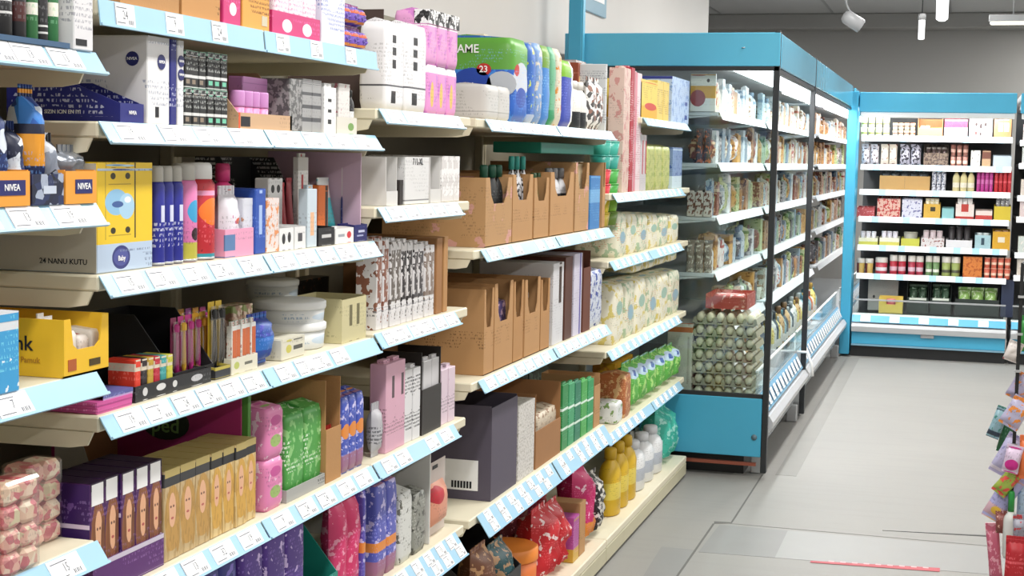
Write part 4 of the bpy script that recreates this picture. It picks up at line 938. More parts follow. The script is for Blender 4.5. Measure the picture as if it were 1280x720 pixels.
r = Row(.1, 'fourth bay base deck')
RED = P('c8262f', blot=('f0d8d8', 38, .6)); MG = P('c82a6a', blot=('f0c8d8', 40, .62), bands=[(.0, .3, 'e08a2c')])
r('tray', 600, 650, 700, 'black wire basket tray', 'basket', S('1d1c1e'), .6, d=.3)
r('pouch', 606, 624, 690, 'brown snack bag in black basket', 'bag', P('7a4a30', blot=('c99a6a', 40, .58)), d=.1, back=.01, up=.004, wr=.12)
r('pouch', 627, 645, 684, 'teal and tan snack bag in black basket', 'bag', P('2f5a60', blot=('c9a07a', 40, .55)), d=.1, back=.01, up=.004, wr=.12)
r('jar', 660, 682, 694, 'orange tub', 'tub', S('d8702c'), S('ee8a30'), d=.1, back=.004, lidf=.25)
for i, (u0, u1, vt) in enumerate([(684, 700, 640), (700, 714, 632)]):
    r('pouch', u0, u1, vt, '%s red snack bag with white flowers' % ['left', 'right'][i], 'bag', RED, d=.12, wr=.12)
r('carton', 716, 723, 648, 'slim violet carton', 'box', P('b04f9a', bands=[(0, .3, 'c9a03a')]), d=.12)
r('carton', 724, 731, 630, 'slim kraft carton', 'box', KP, d=.12)
for i, (u0, u1, vt, m) in enumerate([(733, 745, 585, MG), (746, 757, 590, P('2a2428', blot=('e8e0e0', 40, .55)))]):
    r('pouch', u0, u1, vt, ['magenta snack bag with orange foot', 'black snack bag with white swirls'][i], 'bag', m, d=.12, wr=.12)
for i in range(3):
    r('pouch', 640+i*22, 662+i*22, 600-i*4, '%s dark red bag at back' % ordn(i), 'bag', P(['6a1f26', '8a1f3a', 'b02a3a'][i], blot=('d8a0a0', 40, .64)), d=.1, back=.22, wr=.12)
r('pouch', 758, 768, 585, 'black and white patterned pouch', 'bag', P('e0dcd4', blot=('26262a', 45, .5)), d=.1, wr=.1)

# ================================================================== last bay
r = Row(.1, 'last bay base deck')
r('bottle', 771, 800, 565, 'yellow oil bottle', 'bottle', P('d8b020', bands=[(.3, .6, 'e6cf5a')]), S('c9a21c'), n=3, d=.08)
r('bottle', 801, 833, 556, 'white detergent bottle', 'bottle', P('e2e4e6', bands=[(.25, .55, 'b9c0cc')]), S('d9dce0'), n=3, d=.08)
r('pouch', 836, 856, 515, 'teal shiny bag beside cooler', 'bag', P('3fb8a4', blot=('a0e0d4', 30, .56)), n=2, d=.14)
r('bottle', 776, 806, 548, 'rear white bottle', 'bottle', P('dcdcd8', bands=[(.3, .6, '6a6a60')]), S('4a4a46'), n=5, d=.08, back=.16)
r = Row(ZD[4], 'last bay fourth shelf')
r('softpack', 771, 779, 505, 'white and green wipes pack', 'pack', P('dfe2e0', blot=('7a9a5a', 40, .58)), n=1, d=.12)
r('softpack', 781, 789, 470, 'brown orange pouch pack', 'pack', P('b0683a', blot=('d8b07a', 40, .55)), n=1, d=.12)
GR = P('5fb04a', ell=[(.5, .82, .46, .13, 'b9d0ea'), (.5, .82, .2, .07, '3a5aa8')], blot=('a9d87a', 22, .54))
for i, (u0, u1) in enumerate([(790, 800), (801, 811), (812, 822), (823, 833), (834, 844), (845, 854)]):
    r('pouch', u0, u1, 455-i*4.6, '%s bright green refill bag with blue emblem' % ordn(i), 'bag', GR, d=.1)
r('carton', 768, 790, 455, 'yellow carton behind green bags', 'box', P('dba828', blot=('c9862c', 30, .55)), d=.1, back=.16)
r = Row(ZD[3], 'last bay third shelf')
WP = P('e4e2cc', blot=('a9bfa0', 34, .54), ell=[(.5, .45, .3, .14, '8fb4c4')], fine=('c98a5a', .66, .2, .8))
WP2 = P('ebe7d4', blot=('d8c878', 34, .56), ell=[(.5, .6, .3, .12, '9fc0b0')])
for i, u in enumerate(range(767, 850, 14)):
    r('softpack', u, u+13.4, 358-i*3.2, '%s cream wipes pack with green leaves' % ordn(i), 'pack', WP if i % 2 else WP2, d=.18, gap=.02, back=.008*(i % 2))
hu = z_on(346, -1.236, y_on(800, -1.236, ZD[3]))-ZD[3]
r('softpack', 792, 850, 326, 'cream wipes pack lying on lower packs', 'pack', WP2, gap=.02, n=4, d=.15, back=.03, up=max(hu, .19)+.012)
r = Row(ZD[2], 'last bay second shelf')
for i, u in enumerate(range(772, 850, 13)):
    r('softpack', u, u+12.4, 268+i*.5, '%s pale wipes pack with yellow emblem' % ordn(i), 'pack', WP2 if i % 2 else WP, d=.18, gap=.02, back=.008*(i % 2))
r = Row(ZD[1], 'last bay upper shelf')
r('card', 777, 785, 84, 'tall cream pink pack', 'pack', P('dcc0b4', blot=('c9908a', 30, .56)), d=.06, nolim=True)
r('card', 786, 790, 84, 'tall narrow crimson pack', 'pack', P('b02a3c', fine=('e6c0c4', .6, .1, .9)), d=.06, nolim=True)
r('card', 791, 799, 90, 'tall white pack with pink edge', 'pack', P('e6d4d8', rects=[(0, .3, 0, 1, 'd88a98')], fine=('b8707c', .6, .1, .8)), d=.06, nolim=True)
r('card', 800, 807, 168, 'grey and red slim pack', 'pack', P('c9c4c8', rects=[(.6, 1, .3, .9, 'b83a4a')]), n=2, d=.06)
r('softpack', 809, 838, 182, 'yellow green wrapped pack', 'pack', P('bcc078', blot=('9aa85a', 40, .54)), n=3, d=.1)
r('carton', 840, 853, 184, 'blue and white carton', 'box', P('7f98c0', bands=[(0, .3, 'c9dce6')], blot=('3a5a9a', 40, .58)), n=2, d=.1)
r = Row(ZD[0], 'last bay top shelf')
YC = P('e9cf5a', bands=[(.0, .32, 'e6b020')], ell=[(.6, .32, .35, .1, 'd0402c')], fine=('b09030', .6, .5, .9))
r('carton', 800, 821, 98, 'yellow carton with red arrow', 'box', YC, n=1, d=.2)
r('carton', 822, 836, 100, 'pale yellow carton with small marks', 'box', P('e8cc6a', fine=('a9863a', .56, .1, .8)), n=2, d=.2)
r('carton', 839, 861, 95, 'light blue carton with dark blue lid', 'box', P('b9cdea', bands=[(.94, 1.01, '26358a')], blot=('7f9fd0', 30, .56), rects=[(.75, .9, .1, .2, '2f4a9a'), (.75, .9, .42, .5, '2f4a9a')]), d=.2)

# ================================================================== refrigerated cabinets
LED = emis('f4f9ff', 7)
FR = S('34373a', .4, .4, name='dark_post')
def deck(root, x0, y0, y1, kind='X'): pass
CX, CB = -.83, -1.86        # front and back of the left coolers
def left_cooler(y0, y1, label, endpanel, name='open_cooler'):
    r = empty(name, ((CX+CB)/2, (y0+y1)/2, 0)); tag(r, label, 'cooler', 'left wall coolers')
    q = lambda mb, n, m, p=r: mb.wbuild(n, m, p)
    q(MB().box(CB, CX-.1, y0+.01, y1-.01, .1, .16, 0, .005), 'tub', WHITE)
    q(MB().box(CB+.04, CX-.076, y0+.02, y1-.02, .162, .3, 0, .004), 'deck', S('c3c6c8', .4))
    q(MB().box(CB, CB+.04, y0+.01, y1-.01, .16, 1.93), 'back_panel', S('c9cccf', .45))
    q(MB().box(CB+.1, CX-.12, y0+.06, y1-.06, 0, .1), 'plinth', BLACK)
    for y in (y0+.08, y1-.12): q(MB().box(CX-.09, CX-.03, y, y+.05, 0, .1, 0, .005), 'foot', STEEL)
    # canopy with blue header
    q(MB().box(CB, CX-.02, y0+.012, y1-.012, 1.96, 2.08, 0, .004), 'canopy', S('d4d7d9', .4))
    q(MB().box(CX-.02, CX, y0+.012, y1-.012, 1.94, 2.1, 0, .004), 'header', S('56a9c8', .18))
    q(MB().box(CX-.25, CX-.06, y0+.05, y1-.05, 1.935, 1.958, 0, .004), 'light_diffuser', LED)
    q(MB().box(CX-.035, CX-.005, y0+.012, y1-.012, 1.915, 1.938, 0, .003), 'light_rail', BLACK)
    # front: riser glass, label strip, bumper, lower panel
    q(MB().prism([(CX-.072, .162), (CX-.045, .162), (CX-.022, .3), (CX-.062, .39), (CX-.072, .39), (CX-.055, .3)], y0+.012, y1-.012, 'y'), 'front_ledge', S('d2d5d8', .35))
    q(MB().box(CX-.07, CX-.064, y0+.02, y1-.02, .391, .50), 'riser_glass', GLASS)
    q(MB().box(CX-.073, CX-.061, y0+.02, y1-.02, .5, .508), 'riser_rail', WHITE)
    st = q(MB().prism([(CX-.058, .391), (CX-.016, .305), (CX-.012, .307), (CX-.054, .393)], y0+.02, y1-.02, 'y'), 'price_strip', S('7fb4d4', .35))
    dirv = Vector((-.042, 0, .086)).normalized(); nn = Vector((dirv.z, 0, -dirv.x))
    y = y0+.08; rr = random.Random(int(y0*10))
    while y < y1-.08:
        o = bpy.data.objects.new('price_label', rr.choice(TAGS)); COL.objects.link(o); o.parent = st
        o.location = Vector((CX-.014, y, .32))+nn*.004-r.location-st.location
        o.rotation_euler = Matrix(((0, dirv.x, nn.x), (1, 0, 0), (0, dirv.z, nn.z))).to_euler(); o.scale = (1.5, 1.9, 1)
        y += .14
    q(MB().prism([(CX-.02, .225), (CX+.015, .235), (CX+.02, .265), (CX-.0, .295), (CX-.03, .29)], y0+.012, y1-.012, 'y'), 'bumper', S('c3c5c8', .35))
    q(MB().prism([(CX-.1, .1), (CX-.06, .1), (CX-.02, .225), (CX-.05, .225)], y0+.012, y1-.012, 'y'), 'lower_panel', S('b4b9bd', .25, .3))
    # shelves
    for k, z in enumerate((1.735, 1.49, 1.235, .965, .68)):
        xf = CX-.29 if k < 4 else CX-.26
        ys = y0+.42 if k == 4 and endpanel else y0
        s_ = q(MB().box(CB+.04, xf, ys+.03, y1-.03, z-.02, z, 0, .003), 'shelf', S('cdd0d2', .4))
        L = y1-ys; n = max(1, int(L/.95)); w_ = (L-.06)/n
        for i in range(n):
            a = ys+.03+i*w_
            q(MB().prism([(xf+.001, z+.004), (xf+.02, z-.038), (xf+.022, z-.037), (xf+.003, z+.005)], a+.004, a+w_-.004, 'y'), 'price_strip', S('e6e9ec', .4), s_)
            q(MB().prism([(CB+.04, z-.021), (xf-.03, z-.021), (CB+.04, z-.09)], a+.004, a+.008, 'y'), 'bracket', S('cdd0d2'), s_)
    return r
E1, E2, E3, E4 = 7.18, 8.97, 12.4, 16.2
cl1 = left_cooler(E1+.03, E2, 'near open cooler with glass end and blue header', True)
cl2 = left_cooler(E2+.04, 12.05, 'middle open cooler behind the dark post', False)
cl3 = left_cooler(E3-.03, E4, 'farthest open cooler running behind the blue corner post', False)
for y0, y1, rt in ((E1, E2, cl1), (E2, E3, cl2), (E3, E4, cl3)):
    o = area('lamp', (0, 0, 0), .12, y1-y0-.2, 20*(y1-y0), rot=(0, math.radians(-25), 0)); o.parent = rt; o.location = (CX-.14-rt.location.x, 0, 1.928)
# end panel: blue header, glass, posts, blue lower panel, one thing
r = empty('cooler_end_panel', ((CX+CB)/2, E1, 0)); tag(r, 'blue framed glass end panel of the near cooler', 'panel')
MB().box(CB, CX, E1-.02, E1+.02, 1.945, 2.1, 0, .003).wbuild('header_board', BLUE, r)
MB().box(CB+.002, CX-.002, E1-.018, E1+.018, 1.925, 1.944).wbuild('header_trim', FR, r)
MB().box(CB+.01, CX-.03, E1-.004, E1+.004, .4, 1.924).wbuild('glass_pane', GLASS, r)
MB().box(CX-.028, CX, E1-.018, E1+.018, .03, 2.108, 0, .003).wbuild('front_post', FR, r)
MB().box(CB, CB+.03, E1-.018, E1+.018, .03, 1.924, 0, .003).wbuild('rear_post', FR, r)
pn = MB().box(CB+.03, CX-.029, E1-.018, E1+.018, .105, .385, 0, .003).wbuild('lower_board', BLUED, r)
MB().box(CB+.03, CX-.029, E1-.02, E1+.02, .3855, .399, 0, .002).wbuild('sill', FR, r)
MB().box(CB+.05, CX-.05, E1-.012, E1+.012, .06, .075).wbuild('copper_pipe', S('a05a48', .35, .5), r)
MB().lathe([(.008, -.002), (.008, .002)], 12).build('knob', STEEL, r).location = (CX-.17-r.location.x, -.021, 2.03)
bpy.data.objects[r.children[-1].name].rotation_euler = (math.pi/2, 0, 0)
k = MB().lathe([(.014, -.002), (.014, .002)], 14).build('cable_plug', S('5a7480'), r); k.location = (CX-.06-r.location.x, -.021, .2); k.rotation_euler = (math.pi/2, 0, 0)
# divider between the coolers and the blue corner frame
r = empty('cooler_divider', ((CX+CB)/2, E2+.02, 0)); tag(r, 'dark framed glass divider between the two left coolers', 'panel')
MB().box(CB, CX-.03, E2+.014, E2+.022, .4, 1.92).wbuild('glass_pane', GLASS, r); MB().box(CX-.03, CX, E2+.003, E2+.037, .03, 2.105, 0, .003).wbuild('front_post', FR, r)
MB().box(CB, CX-.031, E2+.006, E2+.032, .1, .4).wbuild('lower_board', S('c3c6c8'), r)
r = MB().tube([(CX-.05, E2-.02, .4), (CX+.01, E2-.02, .4), (CX+.035, E2-.02, .33), (CX+.045, E2-.02, .26)], .009).wbuild('end_handle', WHITE); tag(r, 'curved white end guard at the cooler joint', 'guard')

# ---- back cooler
BY = 12.1
def back_cooler(x0, x1, label, shelves, group):
    r = empty('wall_cooler', ((x0+x1)/2, BY+.45, 0)); tag(r, label, 'cooler', group)
    q = lambda mb, n, m, p=r: mb.wbuild(n, m, p)
    q(MB().box(x0, x1, BY+.12, BY+.9, .1, .22, 0, .005), 'tub', S('4a4d50'))
    q(MB().box(x0, x1, BY+.86, BY+.9, .22, 1.95), 'back_panel', S('5c5e60', .5))
    q(MB().box(x0, x1, BY+.05, BY+.8, 0, .085), 'plinth', BLACK)
    q(MB().box(x0, x1, BY+.02, BY+.9, 1.94, 2.05, 0, .004), 'canopy', S('d8dadc'))
    q(MB().box(x0, x1, BY, BY+.02, 1.905, 2.055, 0, .004), 'header', BLUED)
    q(MB().box(x0+.02, x1-.02, BY+.04, BY+.2, 1.915, 1.939, 0, .004), 'light_diffuser', LED)
    q(MB().box(x0+.01, x1-.01, BY+.022, BY+.05, 1.862, 1.903, 0, .003), 'white_lamp_strip', WHITE)  # plain white bar standing in for the lit lamp strip under the header
    q(MB().box(x0+.004, x1-.004, BY+.02, BY+.06, .1, .2, 0, .003), 'lower_panel', BLUED)
    q(MB().box(x0+.004, x1-.004, BY+.005, BY+.06, .087, .1), 'foot_rail', S('7fa9bd'))
    q(MB().prism([(BY-.02, .2), (BY+.05, .19), (BY+.05, .27), (BY-.015, .262), (BY-.03, .24)], x0+.004, x1-.004, 'x'), 'bumper', S('bfc1c3', .4))
    q(MB().box(x0+.5*(x1-x0)-.05, x0+.5*(x1-x0)+.05, BY-.005, BY+.01, .17, .2, 0, .004), 'latch', S('a9abad'), r)
    st = q(MB().prism([(BY-.005, .275), (BY+.03, .325), (BY+.034, .322), (BY, .272)], x0+.004, x1-.004, 'x'), 'price_strip', S('5fb0d6', .35))
    q(MB().box(x0+.004, x1-.004, BY+.035, BY+.12, .32, .335, 0, .003), 'front_ledge', WHITE)
    q(MB().box(x0+.01, x1-.01, BY+.045, BY+.051, .335, .44), 'riser_glass', GLASS); q(MB().box(x0+.01, x1-.01, BY+.042, BY+.054, .44, .452), 'riser_rail', S('a9abad'))
    x = x0+.07
    while x < x1-.06:
        q(MB().prism([(BY-.0045, .279), (BY+.0255, .322), (BY+.0245, .3235), (BY-.0055, .2805)], x, x+.075, 'x'), 'price_label', TAGW, st); x += .22
    for k, z in enumerate(shelves):
        s_ = q(MB().box(x0+.01, x1-.01, BY+.21, BY+.86, z-.02, z, 0, .003), 'shelf', S('9b9da0'))
        q(MB().prism([(BY+.209, z+.008), (BY+.192, z-.036), (BY+.195, z-.038), (BY+.212, z+.006)], x0+.012, x1-.012, 'x'), 'price_strip', S('eef1f3', .4), s_)
        rr = random.Random(int(z*100)); x = x0+.1+rr.uniform(0, .1)
        while x < x1-.1:
            q(MB().prism([(BY+.208, z+.008), (BY+.1905, z-.0375), (BY+.1925, z-.0385), (BY+.21, z+.007)], x, x+.055, 'x'), 'price_label', S('9cc9e2'), s_); x += rr.uniform(.14, .26)
    return r
BZ = [1.72, 1.495, 1.298, 1.085, .86, .635]
BXL, BXR = -.78, .375
back_cooler(BXL, BXR, 'blue wall cooler with six shelves across the aisle end', BZ, 'coolers across the aisle end')
back_cooler(BXR+.03, 2.0, 'second wall cooler cut off by the right picture edge', [z+(.03 if i % 2 else -.02) for i, z in enumerate(BZ)], 'coolers across the aisle end')
o = MB().box(CX-.034, CX+.042, BY-.04, BY+.24, 0.02, 2.06, 0, .004).wbuild('corner_post', S('3d9fc4', .35)); tag(o, 'tall bright blue corner post between left and back coolers', 'post')
ar = area('lamp', (BXL+.57, BY+.12, 1.912), 1.0, .12, 22, rot=(math.radians(20), 0, 0))

def brow(k): return Row(BZ[k], 'back cooler %s shelf' % ORD[k], 'Y', BY+.225)
KC = P('c98f60', rough=.7)
r = brow(0)
r('cup', 1075, 1112, 147, 'pale green yogurt cup', 'cup', P('dfe6b0', bands=[(.3, .5, '7a8a3a')]), S('eef0d8'), n=4, st=2, d=.07)
r('cup', 1115, 1144, 153, 'brown and cream pudding cup', 'cup', P('e9dcb0', bands=[(.4, .7, '7a3f2c')]), S('6a3a2c'), n=4, st=2, d=.06)
r('tray', 1147, 1178, 148, 'tan carton with white cups', 'carton', KC, .5, d=.2, slope=False)
r('cup', 1150, 1162, 157, 'white cup in tan carton', 'cup', S('eae4e2'), S('d9c9c9'), n=2, d=.06, back=.006, up=.003)
r('carton', 1180, 1209, 149, 'white carton with red top', 'carton', P('ecdfe0', bands=[(.55, 1, 'c23a58')], blot=('d8a0a8', 60, .6)), d=.2)
r('carton', 1211, 1240, 148, 'white carton with dark dots', 'carton', P('e8e4e2', ell=[(.3, .7, .06, .1, '3a2c2c'), (.5, .6, .05, .15, '3a2c2c'), (.7, .7, .06, .1, '3a2c2c'), (.3, .25, .06, .1, '6a4a4a'), (.5, .2, .05, .08, '3a2c2c')]), d=.2)
r('carton', 1242, 1264, 149, 'tan carton with white panel', 'carton', P('c28d60', rects=[(.25, .5, .35, .8, 'efe8e0'), (.58, .85, .35, .8, 'efe8e0')]), d=.2)
r = brow(1)
for u0, u1, m, dn in ((1076, 1098, P('e2dbe0', blot=('5a3a3a', 45, .56)), 'white brown bag'), (1100, 1121, P('e9dccc', blot=('8a4a3a', 45, .6)), 'cream bag'), (1124, 1151, P('b9b6c4', blot=('2a2630', 45, .5)), 'silver black bag')):
    r('pouch', u0, u1, 180, dn, 'bag', m, d=.06, n=2)
r('tray', 1154, 1185, 180, 'brown tray with dark pots', 'tray', P('7a6a5c', blot=('4a3a34', 50, .5)), .6, d=.2)
r('cup', 1157, 1183, 184, 'dark pot in brown tray', 'cup', S('4a3a38'), S('8a827c'), n=4, d=.05, back=.006, up=.003)
r('cup', 1187, 1210, 180, 'brown red cup', 'cup', P('8a5a50', bands=[(.3, .6, 'd8b0a0')]), S('5a3a34'), n=3, st=2, d=.05)
r('carton', 1213, 1225, 188, 'small white carton', 'box', P('e6e2da', blot=('4a4a4a', 60, .6)), d=.08)
r('carton', 1227, 1238, 188, 'small tan brown carton', 'box', P('b89a78', bands=[(.5, 1, '6a4236')]), d=.08)
r('tray', 1241, 1264, 193, 'empty grey plastic tray', 'tray', S('b9c6d0'), .9, d=.3)
r = brow(2)
r('tray', 1099, 1162, 219, 'tan low tray', 'tray', P('c2995c'), .95, n=2, d=.15)
r('pouch', 1101, 1160, 212, 'black pouch in tan tray', 'pouch', P('22282c', blot=('4a5a60', 40, .6)), n=5, d=.04, back=.008, up=.003)
r('can', 1164, 1182, 213, 'white patterned drink can', 'can', P('d9dae2', blot=('4a4f6a', 60, .52)), S('b9bcc4'), .08, n=3, d=.05)
r('bottle', 1190, 1218, 212, 'yellow cream small bottle', 'bottle', P('dcd09a', bands=[(.25, .5, 'efe8d8')]), S('b9aa6a'), n=3, d=.05)
r('can', 1220, 1241, 211, 'magenta drink can', 'can', P('b83a8c', bands=[(.4, .6, 'd070b0')]), S('c9a0bc'), .08, n=4, d=.05)
r('can', 1242, 1264, 211, 'red drink can', 'can', P('c22a34', bands=[(.45, .55, 'e0606a')]), S('c9a0a0'), .08, n=4, d=.05)
r = brow(3)
for u0, u1, vt, m, dn in ((1071, 1093, 258, P('b8484a', blot=('d8a0a0', 60, .6)), 'flat red carton'), (1096, 1125, 246, P('d8b0a0', blot=('b83a3a', 45, .52)), 'cream carton with red pictures'), (1127, 1152, 247, P('d6d6e4', blot=('6a6aa0', 45, .57)), 'white blue carton'), (1154, 1175, 253, P('dcb048', rects=[(.4, .7, .5, .8, '3a3420')]), 'golden carton'), (1177, 1192, 259, P('8fc8cc'), 'pale turquoise carton'), (1194, 1217, 253, P('ecdcd6', rects=[(.3, .7, .5, 1, 'b83a34')], bands=[(0, .2, 'b83a34')]), 'white red carton'), (1219, 1240, 262, P('c2403a', bands=[(.5, 1, 'e9d9d2')]), 'low red white carton'), (1242, 1263, 256, P('d8c03a'), 'yellow low carton')):
    r('tray', u0, u1, vt, dn, 'carton', m, .9, d=.18)
for u0, u1, dn, c in ((1098, 1123, 'red pouch in cream carton', 'b84a4a'), (1129, 1150, 'white pouch in white blue carton', 'd9dae6'), (1156, 1173, 'cream pouch in golden carton', 'e6d9b0'), (1196, 1215, 'white pouch in white red carton', 'eae2e0'), (1244, 1261, 'black white pouch in yellow carton', '8a8a8e')):
    r('pouch', u0, u1, 248, dn, 'pouch', P(c, blot=('f0f0ee', 55, .56)), n=3, d=.03, back=.006, up=.003)
r = brow(4)
for u0, u1, vt, m, dn in ((1073, 1097, 296, P('d2cf5a', bands=[(.5, 1, 'e9e6c8')]), 'left yellow green tray'), (1099, 1124, 296, P('d6cf62', bands=[(.5, 1, 'e9e6d0')]), 'middle yellow green tray'), (1126, 1149, 297, P('c9c950'), 'right yellow green tray'), (1151, 1180, 296, P('d9d4d4', blot=('8a4a44', 50, .58)), 'white and maroon tray'), (1182, 1215, 299, P('e2e2e6'), 'white low tray'), (1218, 1238, 292, P('a9ccd4', rects=[(.4, .6, .3, .8, '2f4a5a')]), 'light blue tray'), (1240, 1262, 287, P('dca830', rects=[(.3, .7, .4, .7, 'e9e0cc')]), 'orange yellow tray')):
    r('tray', u0, u1, vt, dn, 'tray', m, .9, d=.18)
for u0, u1, vt, c, dn, n in ((1075, 1095, 289, 'e6e2e6', 'white pot in left yellow tray', 3), (1101, 1122, 289, 'dcd8e0', 'white pot in middle yellow tray', 3), (1128, 1147, 290, 'a9a99c', 'grey domed pot in right yellow tray', 1), (1153, 1178, 288, 'c9b9bc', 'pale pot in maroon tray', 3), (1184, 1213, 282, '2f2a2c', 'dark pot in white tray', 3), (1220, 1236, 291, 'd9e4e6', 'pale pot in blue tray', 2), (1242, 1260, 288, 'b08a6a', 'tan pot in orange tray', 2)):
    r('cup', u0, u1, vt, dn, 'cup', S(c), S(c, .3), n=n, d=.05, back=.006, up=.003)
r = brow(5)
for u0, u1, vt, m, dn, n in ((1070, 1091, 323, P('c9a85a', rects=[(0, .3, 0, 1, '6a2430')]), 'maroon gold jar', 2), (1093, 1109, 322, P('b83a4a', bands=[(.3, .6, 'd8dade')]), 'red white jar', 1), (1111, 1132, 319, P('b02a3c', bands=[(.3, .6, 'c9a9b4')]), 'crimson jar', 2), (1134, 1154, 320, P('a83448', bands=[(.3, .6, 'c9b0bc')]), 'rose jar', 2), (1156, 1174, 320, P('6a8a5a', bands=[(.3, .5, 'e0e0d8')]), 'green white jar', 2), (1176, 1200, 321, P('9aa860', bands=[(.3, .5, '4a4a3a')]), 'olive jar', 2)):
    r('jar', u0, u1, vt, dn, 'jar', m, S('d9d4cc'), n=n, d=.06)
r('carton', 1203, 1227, 321, 'orange carton', 'carton', P('d8803a', blot=('b85a24', 40, .55)), d=.15)
r('cup', 1229, 1263, 322, 'red orange cup', 'cup', P('c9604a', bands=[(.35, .6, 'e6c8b0')]), S('d8a08a'), n=4, st=2, d=.06)
r = Row(.32+.016, 'back cooler lower deck', 'Y', BY+.26)
r('carton', 1084, 1122, 350, 'pale grey panel box', 'box', P('b9b5ae', ell=[(.2, .45, .04, .05, '3a3a3a')]), d=.1, back=.1)
r('tray', 1098, 1128, 371, 'yellow carton with red produce', 'carton', P('d8bd58'), .55, d=.12, slope=False, notch=True, back=-.13)
r('jar', 1107, 1119, 374, 'red tomato jar in yellow carton', 'jar', S('c2404a'), S('d87a80'), d=.1, back=-.11, up=.004)
DK = S('22302a', .5)
r('tray', 1133, 1160, 352, 'left dark green vegetable crate', 'crate', DK, .5, d=.3, slope=False, label=[(.1, .9, .42, .49, S('dfe6da'))])
r('tray', 1162, 1188, 352, 'middle dark green vegetable crate', 'crate', DK, .5, d=.3, slope=False, label=[(.1, .9, .42, .49, S('dfe6da'))])
r('tray', 1193, 1248, 372, 'wide dark crate of lettuce', 'crate', S('2c3532'), .9, d=.3, slope=False)
r('pouch', 1196, 1246, 360, 'green lettuce bag', 'bag', P('9ac46a', blot=('d8e8c0', 30, .52)), n=3, d=.12, back=.02, up=.004)
r('pouch', 1135, 1158, 356, 'dark leafy greens bag', 'bag', P('2f4a34', blot=('a9c0a8', 30, .58)), n=2, d=.1, back=.02, up=.004)
r('pouch', 1164, 1186, 356, 'dark herb bag', 'bag', P('33503a', blot=('b9ccb4', 30, .58)), n=2, d=.1, back=.02, up=.004)
r('carton', 1250, 1266, 350, 'navy box at right end', 'box', P('2a3450'), d=.3)
# second back cooler: sparse goods at its left end
for k, z in enumerate([q+(.03 if i % 2 else -.02) for i, q in enumerate(BZ)]):
    for i, c in enumerate(['d8b0a8', 'b8403c', 'd9e0d4', '8a5a4a', 'c9c0b0', 'a03a34']):
        cc = ['e6d4d4', 'b8543c', 'cfd8d2', '6a4038', 'd9cfc4', '9a4a3a'][(i+k*2) % 6]
        o = carton(.11, .13, .1, P(cc, blot=('efe8e0', 50, .58))); o.location = (BXR+.12+i*.125, BY+.23, z+.0008)
        tag(o, '%s carton from left, second wall cooler %s shelf' % (ordn(i), ORD[k]), 'carton', 'cartons in the second wall cooler')

